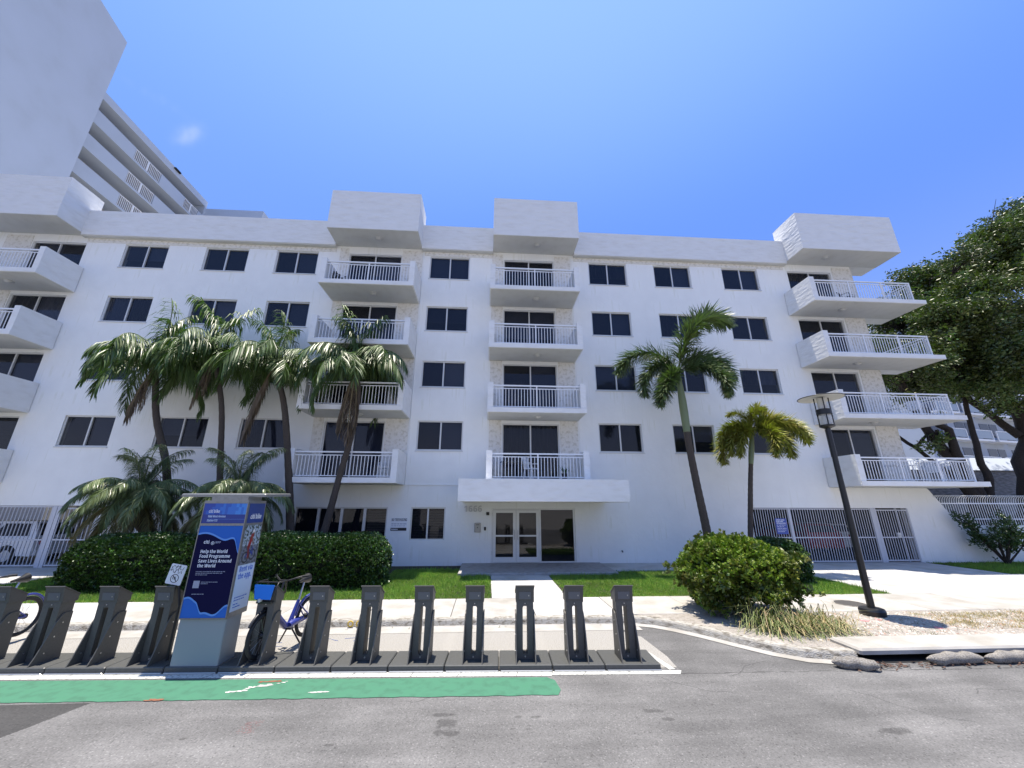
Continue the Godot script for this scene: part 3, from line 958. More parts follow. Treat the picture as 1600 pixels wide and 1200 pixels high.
func window_unit(o: Array, n: int) -> void:
	var x0: float = o[0]
	var x1: float = o[1]
	var y0: float = o[2]
	var y1: float = o[3]
	var kind: String = o[4]
	var f := 0.055
	var z := -0.085
	var called := "balcony_door" if kind == "door" else "window"
	var g := Geo.new()
	g.box(Vector3(x0, y0, z - 0.05), Vector3(x1, y0 + f, z + 0.03))
	g.box(Vector3(x0, y1 - f, z - 0.05), Vector3(x1, y1, z + 0.03))
	g.box(Vector3(x0, y0 + f, z - 0.05), Vector3(x0 + f, y1 - f, z + 0.03))
	g.box(Vector3(x1 - f, y0 + f, z - 0.05), Vector3(x1, y1 - f, z + 0.03))
	if kind == "window":
		g.box(Vector3(x0 - 0.03, y0 - 0.045, 0.002), Vector3(x1 + 0.03, y0 - 0.004, 0.035))
	var w := part(called, g, M.frame, building)
	var xm := (x0 + x1) / 2 + (0.02 if n % 3 == 0 else -0.01)
	var panes := [[x0 + f, xm, z - 0.012], [xm, x1 - f, z - 0.035]]
	if kind == "single":
		panes = [[x0 + f, x1 - f, z - 0.02]]
	else:
		g = Geo.new()
		g.box(Vector3(xm - 0.03, y0 + f, z - 0.04), Vector3(xm + 0.03, y1 - f, z + 0.022))
		part("mullion", g, M.frame, w)
	for p in panes:
		g = Geo.new()
		# each pane hangs a hair out of true, so that reflections differ from pane to pane
		var d0 := rng.randf_range(-0.004, 0.004)
		var d1 := rng.randf_range(-0.004, 0.004)
		g.quad(Vector3(p[0], y0 + f, p[2] + d0), Vector3(p[1], y0 + f, p[2] - d0), Vector3(p[1], y1 - f, p[2] + d1), Vector3(p[0], y1 - f, p[2] - d1))
		part("pane", g, M.glass, w)
	# what hangs behind the glass
	for q in panes.size():
		var p = panes[q]
		g = Geo.new()
		var zb := -0.24
		var k: int = ([0, 2, 0, 0, 1, 2, 0] if q == 0 else [1, 1, 0, 3, 1, 0, 1, 1, 2])[(n * 4 + q) % (7 if q == 0 else 9)] if kind != "single" else (2 if n == 2 else 0)
		if kind == "blinds" or (kind == "single" and n == 3):
			g.quad(Vector3(p[0] - 0.04, y0, -0.29), Vector3(p[1] + 0.04, y0, -0.29), Vector3(p[1] + 0.04, y1, -0.29), Vector3(p[0] - 0.04, y1, -0.29))
			part("backing", g, M.blind[2], w)
			g = Geo.new()
			var y := y0 + 0.1 + (0.25 if kind == "single" else 0.0)
			while y < y1 - 0.12:
				g.obox(Transform3D(Basis(Vector3.RIGHT, 0.6), Vector3((p[0] + p[1]) / 2, y, -0.2)), Vector3(p[1] - p[0] - 0.06, 0.045, 0.004))
				y += 0.062
			part("blind_slats", g, M.slat if q == 1 or kind == "single" else mat(0.07, 0.07, 0.075, 0.8), w)
			continue
		var yb := y0
		if n % 4 == 1 and kind != "single":
			yb = lerpf(y0, y1, 0.42)     # shade drawn part of the way
			var g2 := Geo.new()
			g2.quad(Vector3(p[0] - 0.03, y0, -0.295), Vector3(p[1] + 0.03, y0, -0.295), Vector3(p[1] + 0.03, yb, -0.295), Vector3(p[0] - 0.03, yb, -0.295))
			part("backing", g2, M.blind[2], w)
		if n % 5 == 2 and kind != "single":
			# vertical folds of a curtain
			var m := int((p[1] - p[0]) / 0.09)
			for c in m:
				var a := lerpf(p[0] - 0.03, p[1] + 0.03, float(c) / m)
				var b := lerpf(p[0] - 0.03, p[1] + 0.03, float(c + 1) / m)
				var za := zb + (0.02 if c % 2 == 0 else -0.02)
				var zc := zb - (0.02 if c % 2 == 0 else -0.02)
				g.quad(Vector3(a, yb, za), Vector3(b, yb, zc), Vector3(b, y1, zc), Vector3(a, y1, za))
		else:
			g.quad(Vector3(p[0] - 0.03, yb, zb), Vector3(p[1] + 0.03, yb, zb), Vector3(p[1] + 0.03, y1, zb), Vector3(p[0] - 0.03, y1, zb))
		part("blind", g, M.blind[k], w)

var baluster_mesh: ArrayMesh

func balcony(x0: float, x1: float, r: int, wall_left: bool, wall_right: bool) -> void:
	var y: float = SLABS[r]
	var D := 1.62
	var top := y + 1.25
	var g := Geo.new()
	var th := 0.23
	g.box(Vector3(x0, y, 0.024), Vector3(x1, y + 0.19, D))
	if not wall_right:
		g.box(Vector3(RIGHT + 0.022, y + 0.002, -0.6), Vector3(x1 - 0.002, y + 0.188, 0.022))
	if wall_left:
		g.box(Vector3(x0 + 0.002, y + 0.19, 0.026), Vector3(x0 + th, top, D - 0.02))
	if wall_right:
		g.box(Vector3(x1 - th, y + 0.19, 0.026), Vector3(x1 - 0.002, top, D - 0.02))
	var b := part("balcony", g, M.balcony, building)
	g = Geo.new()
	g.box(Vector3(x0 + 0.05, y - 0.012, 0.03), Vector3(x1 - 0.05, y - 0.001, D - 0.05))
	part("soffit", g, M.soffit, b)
	# railing
	var a := x0 + (th if wall_left else 0.0)
	var e := x1 - (th if wall_right else 0.42)
	var zr := D - 0.14
	g = Geo.new()
	g.box(Vector3(a, y + 1.11, zr - 0.035), Vector3(e, y + 1.16, zr + 0.035))
	g.box(Vector3(a, y + 1.0, zr - 0.015), Vector3(e, y + 1.03, zr + 0.015))
	g.box(Vector3(a, y + 0.24, zr - 0.015), Vector3(e, y + 0.27, zr + 0.015))
	var posts := [(a + e) / 2] if wall_right and wall_left else [lerpf(a, e, 0.36), lerpf(a, e, 0.7), e - 0.025]
	for p in posts:
		g.box(Vector3(p - 0.025, y + 0.19, zr - 0.024), Vector3(p + 0.025, y + 1.11, zr + 0.024))
	if not wall_right:
		g.box(Vector3(e - 0.035, y + 1.112, -0.55), Vector3(e, y + 1.158, zr - 0.035))
		g.box(Vector3(e - 0.03, y + 1.0, -0.55), Vector3(e, y + 1.03, zr - 0.03))
		g.box(Vector3(e - 0.03, y + 0.24, -0.55), Vector3(e, y + 0.27, zr - 0.03))
	part("railing", g, M.white_metal, b)
	if baluster_mesh == null:
		var q := Geo.new()
		q.box(Vector3(-0.011, 0.27, -0.009), Vector3(0.011, 1.0, 0.009))
		baluster_mesh = q.mesh()
	var n := int((e - a) / 0.125)
	var spots := []
	for k in range(1, n):
		spots.append(Vector3(lerpf(a, e, float(k) / n), y, zr))
	if not wall_right:
		for k in 15:
			spots.append(Vector3(e - 0.015, y, zr - 0.13 * (k + 1)))
	if balusters + spots.size() <= 300:
		for s in spots:
			put("baluster", baluster_mesh, M.white_metal, b, Transform3D(Basis(), s))
		balusters += spots.size()
	else:
		g = Geo.new()
		for s in spots:
			g.box(s + Vector3(-0.011, 0.27, -0.009), s + Vector3(0.011, 1.0, 0.009))
		var o := part("balusters", g, M.white_metal, b)
		o.set_meta("kind", "stuff")
	if r > 0:
		dome(b, Vector3((x0 + x1) / 2 + 0.12 if wall_left and wall_right else (17.0 if x0 > 0 else -20.6), y - 0.012, 0.85))

func entrance() -> void:
	# canopy that also carries the balcony above the door
	var g := Geo.new()
	g.box(Vector3(-0.98, 2.50, 0.006), Vector3(4.94, 3.24, 3.0))
	var c := part("entrance_canopy", g, M.balcony, building)
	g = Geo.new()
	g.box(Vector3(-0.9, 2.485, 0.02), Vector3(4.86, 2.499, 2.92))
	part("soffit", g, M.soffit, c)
	# lobby
	g = Geo.new()
	g.quad(Vector3(-1, 0.19, -0.3), Vector3(5, 0.19, -0.3), Vector3(5, 0.19, -4), Vector3(-1, 0.19, -4))
	g.quad(Vector3(-1, 2.5, -4), Vector3(5, 2.5, -4), Vector3(5, 2.5, -0.3), Vector3(-1, 2.5, -0.3))
	g.quad(Vector3(-1, 0.19, -4), Vector3(5, 0.19, -4), Vector3(5, 2.5, -4), Vector3(-1, 2.5, -4))
	g.quad(Vector3(-1, 0.19, -0.3), Vector3(-1, 0.19, -4), Vector3(-1, 2.5, -4), Vector3(-1, 2.5, -0.3))
	g.quad(Vector3(5, 0.19, -4), Vector3(5, 0.19, -0.3), Vector3(5, 2.5, -0.3), Vector3(5, 2.5, -4))
	g.quad(Vector3(3.63, 0.19, -0.302), Vector3(5, 0.19, -0.302), Vector3(5, 2.5, -0.302), Vector3(3.63, 2.5, -0.302))
	part("lobby", g, mat(0.07, 0.065, 0.06, 0.8), building)
	# two glazed leaves and a side light
	var fr := Geo.new()
	for x in [0.23, 2.19, 3.59]:
		fr.box(Vector3(x - 0.03, 0.2, -0.12), Vector3(x + 0.03, 2.25, -0.02))
	fr.box(Vector3(0.26, 2.19, -0.118), Vector3(3.56, 2.248, -0.022))
	fr.box(Vector3(2.22, 0.201, -0.118), Vector3(3.56, 0.24, -0.022))
	var ed := part("entrance_frame", fr, M.door_frame, building)
	for s in 2:
		var x0 := 0.265 if s == 0 else 1.215
		var x1 := 1.205 if s == 0 else 2.155
		g = Geo.new()
		g.box(Vector3(x0, 0.21, -0.1), Vector3(x0 + 0.12, 2.18, -0.045))
		g.box(Vector3(x1 - 0.12, 0.21, -0.1), Vector3(x1, 2.18, -0.045))
		g.box(Vector3(x0 + 0.12, 2.07, -0.099), Vector3(x1 - 0.12, 2.179, -0.046))
		g.box(Vector3(x0 + 0.12, 0.211, -0.099), Vector3(x1 - 0.12, 0.40, -0.046))
		g.box(Vector3(x0 + 0.12, 1.16, -0.099), Vector3(x1 - 0.12, 1.22, -0.046))
		var d := part("entrance_door", g, M.door_frame, building)
		for q in [[0.40, 1.16], [1.22, 2.07]]:
			g = Geo.new()
			g.quad(Vector3(x0 + 0.12, q[0], -0.07), Vector3(x1 - 0.12, q[0], -0.074), Vector3(x1 - 0.12, q[1], -0.074), Vector3(x0 + 0.12, q[1], -0.07))
			part("pane", g, M.clear_glass, d)
		g = Geo.new()
		var hx := x1 - 0.06 if s == 0 else x0 + 0.06
		g.bar(Vector3(hx, 1.05, 0.0), Vector3(hx, 1.42, 0.0), 0.014)
		g.bar(Vector3(hx, 1.09, -0.05), Vector3(hx, 1.09, 0.0), 0.009)
		g.bar(Vector3(hx, 1.38, -0.05), Vector3(hx, 1.38, 0.0), 0.009)
		part("handle", g, M.steel, d)
		g = Geo.new()
		for y in [0.5, 1.2, 1.95]:
			g.box(Vector3((0.225 if s == 0 else 2.175), y, -0.02), Vector3((0.245 if s == 0 else 2.195), y + 0.13, -0.005))
		part("hinges", g, M.frame, d)
	g = Geo.new()
	g.quad(Vector3(2.22, 0.24, -0.07), Vector3(3.56, 0.24, -0.07), Vector3(3.56, 2.19, -0.073), Vector3(2.22, 2.19, -0.073))
	part("side_light", g, M.clear_glass, building)

# print too small to read: strokes of word length on a line
func word_line(g: Geo, at: Vector3, width: float, tall: float) -> void:
	var x := 0.0
	while x < width - tall:
		var l := minf(rng.randf_range(1.2, 4.0) * tall, width - x)
		var c := x
		while c < x + l - tall * 0.3:
			g.box(at + Vector3(c, 0, 0), at + Vector3(c + tall * 0.42, tall * rng.randf_range(0.7, 1.0), 0.0012))
			c += tall * 0.58
		x += l + tall * 0.5

func bars_panel(parent: Node, x0: float, x1: float, z: float, y0: float, y1: float, step: float, mid: float, called: String) -> void:
	var g := Geo.new()
	g.box(Vector3(x0, -0.0225, z - 0.02), Vector3(x1, 0.0225, z + 0.02))
	var rail := g.mesh()
	for y in [y0 + 0.0225, y1 - 0.0225, mid + 0.0225]:
		put("rail", rail, M.gate_metal, parent, Transform3D(Basis(), Vector3(0, y, 0)))
	var n := int((x1 - x0) / step)
	var q := Geo.new()
	q.box(Vector3(-0.011, y0 + 0.045, -0.012), Vector3(0.011, y1 - 0.045, 0.012))
	var m := q.mesh()
	for k in n + 1:
		put(called, m, M.gate_metal, parent, Transform3D(Basis(), Vector3(lerpf(x0 + 0.014, x1 - 0.014, float(k) / n), 0, z + 0.001)))

func garage_gates() -> void:
	# right garage: dark room, then the screen of bars
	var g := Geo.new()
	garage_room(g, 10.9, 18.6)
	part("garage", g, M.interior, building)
	var post := Geo.new()
	var right := thing("barred_gate", "white barred sliding garage gate and pedestrian door at the right", "gate", Vector3(11.17, 0.13, -0.04))
	bars_panel(right, 0.03, 1.68, 0.0, 0.06, 2.14, 0.105, 0.95, "bar")
	bars_panel(right, 1.80, 5.42, 0.0, 0.03, 2.14, 0.112, 0.95, "bar")
	bars_panel(right, 5.70, 6.62, 0.0, 0.05, 2.10, 0.105, 0.95, "bar")
	bars_panel(right, 6.66, 7.12, 0.0, 0.05, 2.10, 0.105, 0.95, "bar")
	for s in [[1.69, 1.79], [5.44, 5.60], [5.61, 5.69], [6.63, 6.65], [7.13, 7.18]]:
		post = Geo.new()
		post.box(Vector3(s[0], 0.0, -0.05), Vector3(s[1], 2.155, 0.03))
		part("post", post, M.gate_metal, right)
	g = Geo.new()
	g.box(Vector3(6.40, 0.96, 0.021), Vector3(6.56, 1.16, 0.045))
	g.bar(Vector3(6.53, 1.06, 0.04), Vector3(6.53, 1.06, 0.09), 0.012)
	g.bar(Vector3(6.53, 1.06, 0.09), Vector3(6.41, 1.06, 0.09), 0.012)
	part("lock", g, M.frame, right)
	# parking sign hung on the bars
	var sg := thing("parking_sign", "small blue and white parking notice tied to the barred gate", "sign", Vector3(12.2, 1.24, 0.0))
	g = Geo.new()
	g.box(Vector3(0, 0, 0), Vector3(0.5, 0.62, 0.006))
	part("plate", g, mat(0.06, 0.10, 0.38, 0.5), sg)
	g = Geo.new()
	for k in 8:
		word_line(g, Vector3(0.05, 0.54 - 0.065 * k, 0.0061), 0.4 - (0.1 if k % 3 == 1 else 0.0), 0.05 if k < 3 else 0.03)
	part("fine_print", g, M.print_white, sg).set_meta("kind", "stuff")
	# left garage, paler inside, its far end opened to brighten the car
	g = Geo.new()
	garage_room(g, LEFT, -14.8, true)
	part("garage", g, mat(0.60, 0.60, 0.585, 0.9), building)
	var left := thing("barred_gate", "white barred garage gate at the left, next to the hedge", "gate", Vector3(-24.0, 0.13, -0.04))
	bars_panel(left, 0.05, 7.38, 0.0, 0.05, 2.16, 0.134, 0.93, "bar")
	bars_panel(left, 7.72, 9.0, 0.0, 0.05, 2.10, 0.134, 0.93, "bar")
	for s in [[7.40, 7.55], [7.57, 7.70], [9.01, 9.05]]:
		post = Geo.new()
		post.box(Vector3(s[0], 0.0, -0.05), Vector3(s[1], 2.17, 0.03))
		part("post", post, M.gate_metal, left)

func garage_room(g: Geo, x0: float, x1: float, open: bool = false) -> void:
	var z := -10.0
	g.quad(Vector3(x0, 0.128, -0.3), Vector3(x1, 0.128, -0.3), Vector3(x1, 0.128, z), Vector3(x0, 0.128, z))
	g.quad(Vector3(x0, 2.5, z), Vector3(x1, 2.5, z), Vector3(x1, 2.5, -0.3), Vector3(x0, 2.5, -0.3))
	g.quad(Vector3(x0, 0.128, z), Vector3(x1, 0.128, z), Vector3(x1, 2.5, z), Vector3(x0, 2.5, z))
	if not open:  # open: end wall left out, an added gap for daylight
		g.quad(Vector3(x0, 0.128, -0.3), Vector3(x0, 0.128, z), Vector3(x0, 2.5, z), Vector3(x0, 2.5, -0.3))
	g.quad(Vector3(x1, 0.128, z), Vector3(x1, 0.128, -0.3), Vector3(x1, 2.5, -0.3), Vector3(x1, 2.5, z))
	# columns in the garage
	g.box(Vector3((x0 + x1) / 2 - 0.2, 0.13, -6.0), Vector3((x0 + x1) / 2 + 0.2, 2.49, -5.6))

# ------------------------------------------------------------------ what stands beyond
func tower() -> void:
	var t := thing("apartment_tower", "tall pale apartment tower with open gallery floors behind the left roof", "building", Vector3.ZERO)
	# blank end wall in front, turned a little
	var dirv := Vector3(0.176, 0, 0.984)
	var corner := Vector3(-32.47, 0, -9.0)
	var th := Vector3(-0.984, 0, 0.176) * 7.0
	var p := [corner, corner + dirv * 16.0, corner + dirv * 16.0 + th, corner + th]
	var g := Geo.new()
	var H := 41.12
	for k in 4:
		var a: Vector3 = p[(k + 1) % 4]
		var b: Vector3 = p[k]
		g.quad(a, b, b + Vector3(0, H, 0), a + Vector3(0, H, 0))
	g.quad(p[1] + Vector3(0, H, 0), p[0] + Vector3(0, H, 0), p[3] + Vector3(0, H, 0), p[2] + Vector3(0, H, 0))
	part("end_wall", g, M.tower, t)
	# galleries: facade plane x = -35.3, running away from the street
	var X := -35.3
	var z0 := -11.4
	var z1 := -24.4
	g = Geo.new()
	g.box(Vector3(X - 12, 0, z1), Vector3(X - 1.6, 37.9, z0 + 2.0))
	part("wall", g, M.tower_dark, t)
	g = Geo.new()
	g.box(Vector3(X - 12, 37.2, z1 - 0.3), Vector3(X, 38.0, z0 + 2.0))
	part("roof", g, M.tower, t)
	for k in 7:
		var y := 34.5 - 2.75 * k
		g = Geo.new()
		g.box(Vector3(X - 1.7, y - 0.02, z1), Vector3(X - 0.002, y + 0.2, z0 + 2.0))
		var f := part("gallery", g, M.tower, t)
		# solid parapets and barred stretches between them
		for s in [[z0 + 2.0, -15.2], [-18.3, -21.6], [-23.7, z1]]:
			var q := Geo.new()
			q.box(Vector3(X - 0.15, y + 0.2, s[1]), Vector3(X, y + 1.4, s[0]))
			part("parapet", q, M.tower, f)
		var bars := Geo.new()
		for s in [[-15.2, -18.3], [-21.6, -23.7]]:
			bars.box(Vector3(X - 0.08, y + 1.33, s[1]), Vector3(X - 0.02, y + 1.39, s[0]))
			var z: float = s[0] - 0.1
			while z > s[1]:
				bars.box(Vector3(X - 0.065, y + 0.2, z - 0.02), Vector3(X - 0.035, y + 1.33, z + 0.02))
				z -= 0.17
			var zm: float = (s[0] + s[1]) / 2
			bars.box(Vector3(X - 0.1, y + 0.2, zm - 0.06), Vector3(X - 0.0, y + 1.33, zm + 0.06))
		var ba := part("railing", bars, M.white_metal, f)
	g = Geo.new()
	g.box(Vector3(X - 2.0, 0, z1 - 0.3), Vector3(X, 37.2, z1 - 0.002))
	g.box(Vector3(X - 2.0, 30, z1 - 3.0), Vector3(X + 6.8, 37.1, z1 - 0.31))
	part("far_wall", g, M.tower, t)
	g = Geo.new()
	g.box(Vector3(X + 0.002, 37.75, -20.1), Vector3(X + 0.2, 37.9, -19.3))
	part("scupper", g, M.dark, t)

func right_side() -> void:
	# garden wall running on from the building, its left end stepped up in a slope
	var o := PackedVector2Array([Vector2(18.96, 0.0), Vector2(42, 0.0), Vector2(42, 1.58), Vector2(20.6, 1.58), Vector2(19.62, 3.08), Vector2(18.96, 3.6)])
	var w := thing("garden_wall", "tall white stucco wall running right from the apartment building", "wall", Vector3.ZERO)
	var g := Geo.new()
	g.prism(Transform3D(), o, -0.25, -0.02)
	part("wall_body", g, M.stucco, w)
	# barred fence with outward curling tips standing on it
	var f := thing("curled_top_fence", "white metal fence with curled bar tips on top of the garden wall", "fence", Vector3(0, 0, -0.12))
	g = Geo.new()
	g.box(Vector3(19.95, 2.47, -0.02), Vector3(42, 2.52, 0.02))
	part("rail", g, M.white_metal, f)
	g = Geo.new()
	g.box(Vector3(20.55, 1.82, -0.02), Vector3(42, 1.86, 0.02))
	part("rail", g, M.white_metal, f)
	g = Geo.new()
	g.obox(Transform3D(Basis(Vector3(0, 0, 1), -0.98), Vector3(20.2, 2.15, 0.0)), Vector3(1.15, 0.04, 0.035))
	part("rail", g, M.white_metal, f)
	var x := 19.75
	var k := 0
	while x < 30.0:
		var y0 := maxf(1.6, 1.6 + (20.55 - x) * 1.5)
		var q := Geo.new()
		var pts := [Vector3(x, y0, 0), Vector3(x, 2.55, 0), Vector3(x - 0.01, 2.66, 0.03), Vector3(x - 0.02, 2.76, 0.10), Vector3(x - 0.02, 2.82, 0.20), Vector3(x - 0.02, 2.83, 0.27)]
		q.tube(pts, [0.014, 0.014, 0.014, 0.014, 0.013, 0.011], 5)
		part("bar", q, M.white_metal, f)
		x += 0.115
		k += 1
	# grey concrete wall of the next plot, its upper band catching the sun
	var n := thing("concrete_wall", "wavy textured grey concrete wall with pale coping behind the fence", "wall", Vector3.ZERO)
	g = Geo.new()
	g.box(Vector3(20.5, 0, -5.4), Vector3(60, 4.35, -4.6))
	part("wall_body", g, world_map(mat(0.36, 0.36, 0.36, 0.95), Vector3(0.25, 1.0, 0.25), noise_tex(noise(FastNoiseLite.TYPE_SIMPLEX_SMOOTH, 0.02, 5, 51), [[0, 0.7, 0.7, 0.7], [1, 1, 1, 1]]), noise_tex(noise(FastNoiseLite.TYPE_SIMPLEX_SMOOTH, 0.02, 4, 52), []), 8.0), n)
	g = Geo.new()
	g.prism(Transform3D(Basis(Vector3.UP, PI / 2), Vector3.ZERO), PackedVector2Array([Vector2(4.4, 4.35), Vector2(6.4, 4.35), Vector2(6.4, 5.15), Vector2(5.2, 5.15)]), 20.5, 60)
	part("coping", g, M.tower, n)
	# apartment blocks seen through the trees
	for s in [[47.5, -22.0, 17.0, 26.0, 9, 0.2, "white balconied apartment block seen between the tree trunks at right"], [66.0, -30.0, 24.0, 30.0, 10, -0.25, "farther pale apartment block behind the big trees at the right edge"]]:
		var b := thing("far_apartment_block", s[6], "building", Vector3(s[0], 0, s[1]), s[5])
		g = Geo.new()
		g.box(Vector3(0, 0, -12), Vector3(s[2], s[3], 0))
		part("wall", g, M.tower, b)
		var floors: int = int(s[3] / 2.9)
		for fl in floors:
			for c in int(s[2] / 4.2):
				var x0 := 0.6 + 4.2 * c
				var y0 := 0.6 + 2.9 * fl
				g = Geo.new()
				g.box(Vector3(x0, y0, 0.002), Vector3(x0 + 1.5, y0 + 2.1, 0.04))
				g.box(Vector3(x0 + 1.7, y0 + 0.6, 0.002), Vector3(x0 + 3.0, y0 + 2.1, 0.04))
				part("window", g, mat(0.05, 0.065, 0.09, 0.15), b)
				g = Geo.new()
				g.box(Vector3(x0 - 0.3, y0 - 0.2, 0.05), Vector3(x0 + 3.2, y0, 1.3))
				g.box(Vector3(x0 - 0.3, y0 + 0.95, 1.22), Vector3(x0 + 3.2, y0 + 1.02, 1.28))
				g.box(Vector3(x0 - 0.3, y0, 1.2), Vector3(x0 - 0.2, y0 + 1.0, 1.3))
				g.box(Vector3(x0 + 3.1, y0, 1.2), Vector3(x0 + 3.2, y0 + 1.0, 1.3))
				part("balcony", g, M.white_metal, b)
				g = Geo.new()
				g.box(Vector3(x0 - 0.2, y0 + 0.1, 1.24), Vector3(x0 + 3.1, y0 + 0.95, 1.26))
				part("balustrade", g, mat(0.28, 0.34, 0.40, 0.2), b)

# ------------------------------------------------------------------ the bike station
func dock_frame(x: float) -> Vector3:
	return Vector3(x, 0.0, 9.72 + 0.0375 * x)

func docks() -> void:
	var turn := -0.0375
	var d := thing("bike_dock", "", "bike dock", Vector3.ZERO, 0.0, "bike docks in a row")
	# body: two cheeks and a face with a long slot through it
	var g := Geo.new()
	var w := 0.135
	g.box(Vector3(-w, 0.09, -0.42), Vector3(-0.038, 0.90, -0.20))
	g.box(Vector3(0.038, 0.09, -0.42), Vector3(w, 0.90, -0.20))
	g.box(Vector3(-0.038, 0.83, -0.418), Vector3(0.038, 0.90, -0.202))
	g.box(Vector3(-0.038, 0.09, -0.418), Vector3(0.038, 0.15, -0.202))
	# rounded ends of the slot
	for s in 2:
		var o := PackedVector2Array()
		var yc := 0.80 if s == 0 else 0.18
		var up := 1.0 if s == 0 else -1.0
		o.append(Vector2(-0.038, yc)); 
		for k in 9:
			var a := PI - PI * k / 8.0
			o.append(Vector2(cos(a) * 0.0375, yc + up * sin(a) * 0.0335))
		o.append(Vector2(0.038, yc)); o.append(Vector2(0.038, yc + up * 0.0345)); o.append(Vector2(-0.038, yc + up * 0.0345))
		var left := PackedVector2Array([Vector2(-0.0379, yc)])
		var right := PackedVector2Array([Vector2(0.0379, yc)])
		for k in 5:
			var a := PI - PI * k / 8.0
			left.append(Vector2(cos(a) * 0.0375, yc + up * sin(a) * 0.034))
			right.append(Vector2(-cos(a) * 0.0375, yc + up * sin(a) * 0.034))
		left.append(Vector2(-0.0379, yc + up * 0.034))
		right.append(Vector2(0.0379, yc + up * 0.034))
		g.prism(Transform3D(), left, -0.41, -0.21)
		g.prism(Transform3D(), right, -0.41, -0.21)
	part("body", g, M.dock, d)
	for s in [-1.0, 1.0]:
		g = Geo.new()
		# side plate flaring forward towards the foot
		var o := PackedVector2Array([Vector2(0.215, 0.09), Vector2(0.155, 0.20), Vector2(-0.005, 0.62), Vector2(-0.06, 0.71), Vector2(-0.10, 0.735), Vector2(-0.22, 0.735), Vector2(-0.22, 0.09)])
		var t := Transform3D(Basis(Vector3(0, 0, 1), Vector3(0, 1, 0), Vector3(-1, 0, 0)), Vector3(s * 0.149, 0, -0.195))
		g.prism(t, o, -0.008, 0.008)
		var p := part("wheel_guide", g, M.dock, d)
		g = Geo.new()
		for b in [[0.05, 0.22], [-0.03, 0.42], [-0.1, 0.60]]:
			g.bar(Vector3(s * 0.158, b[1], -0.195 + b[0]), Vector3(s * 0.164, b[1], -0.195 + b[0]), 0.010, 8)
			g.bar(Vector3(s * 0.140, b[1], -0.195 + b[0]), Vector3(s * 0.134, b[1], -0.195 + b[0]), 0.010, 8)
		part("bolt", g, M.steel, p)
	g = Geo.new()
	g.bar(Vector3(0, 0.125, -0.202), Vector3(0, 0.125, -0.19), 0.012, 8)
	g.bar(Vector3(0, 0.868, -0.202), Vector3(0, 0.868, -0.195), 0.009, 8)
	part("bolt", g, M.steel, d)
	# head with sloping lid and inset panel
	g = Geo.new()
	var ho := PackedVector2Array([Vector2(0.205, 0.885), Vector2(0.172, 1.125), Vector2(0.445, 0.975), Vector2(0.445, 0.885)])
	g.prism(Transform3D(Basis(Vector3(0, 0, -1), Vector3(0, 1, 0), Vector3(1, 0, 0)), Vector3(0, 0, 0)), ho, -0.148, 0.148)
	var hd := part("head", g, M.dock_head, d)
	g = Geo.new()
	g.obox(Transform3D(Basis(Vector3.RIGHT, -0.503), Vector3(0, 1.058, -0.305)), Vector3(0.316, 0.014, 0.325))
	part("lid", g, M.dock_head, hd)
	var face := Transform3D(Basis(Vector3.RIGHT, 0.137), Vector3(0, 0.985, -0.1895))
	g = Geo.new()
	g.obox(face, Vector3(0.19, 0.11, 0.005))
	part("panel", g, M.inset, hd)
	g = Geo.new()
	g.obox(face * Transform3D(Basis(), Vector3(0.062, 0.0, 0.004)), Vector3(0.016, 0.02, 0.004))
	part("indicator", g, M.steel, hd)
	# the plate it stands on
	var xs := [-3.52, -2.69, -1.86, -1.00, -0.17, 0.65, 1.46, 2.28, -5.15, -6.02, -6.87, -7.71, -8.54]
	var lab := ["bike dock directly right of the blue information kiosk, a blue bicycle's wheel in its slot",
		"second bike dock right of the kiosk, the docked bicycle's rear wheel beside it",
		"third empty bike dock right of the kiosk, in front of the hedge's right end",
		"fourth empty bike dock right of the kiosk, lawn behind its head",
		"fifth empty bike dock right of the kiosk, left edge of the entrance walk behind it",
		"sixth empty bike dock right of the kiosk, standing before the entrance walk",
		"seventh bike dock right of the kiosk, next to last before the open road",
		"rightmost bike dock, at the white painted end of the station",
		"bike dock directly left of the kiosk, under the white scribbled sign",
		"second bike dock to the left of the kiosk, dark hedge behind its head",
		"third bike dock left of the kiosk, saddle of the parked bicycle left of it",
		"leftmost bike dock in view, cut by the left edge of the photo",
		"bike dock outside the left edge holding the second blue bicycle"]
	for k in xs.size():
		var x: float = xs[k]
		if k == 0:
			d.position = dock_frame(x)
			d.rotation.y = turn
			d.set_meta("label", lab[0])
		else:
			copy(d, lab[k], dock_frame(x), turn)
	# ground plates, one for each dock and one under the kiosk
	var edges := [[-3.93, -3.11], [-3.10, -2.28], [-2.27, -1.43], [-1.42, -0.585], [-0.575, 0.24], [0.25, 1.055], [1.065, 1.86], [1.87, 2.72], [-4.72, -3.94], [-5.57, -4.73], [-6.44, -5.58], [-7.28, -6.45], [-8.12, -7.29], [-9.0, -8.13]]
	var plates := thing("station_base", "row of low dark steel ground plates under the docks and kiosk", "dock base", Vector3.ZERO)
	for e in edges:
		g = Geo.new()
		var c: float = (e[0] + e[1]) / 2
		var zf := 9.72 + 0.0375 * c
		g.cbox(Transform3D(Basis(Vector3.UP, turn), Vector3(c, 0.048, zf - 0.28)), Vector3(e[1] - e[0], 0.084, 0.62), 0.012)
		var p := part("ground_plate", g, M.dock_plate, plates)
		g = Geo.new()
		g.cbox(Transform3D(Basis(Vector3.UP, turn), Vector3(c, 0.015, zf + 0.045)), Vector3(e[1] - e[0] - 0.02, 0.022, 0.03), 0.005)
		part("edge_strip", g, M.steel, p)

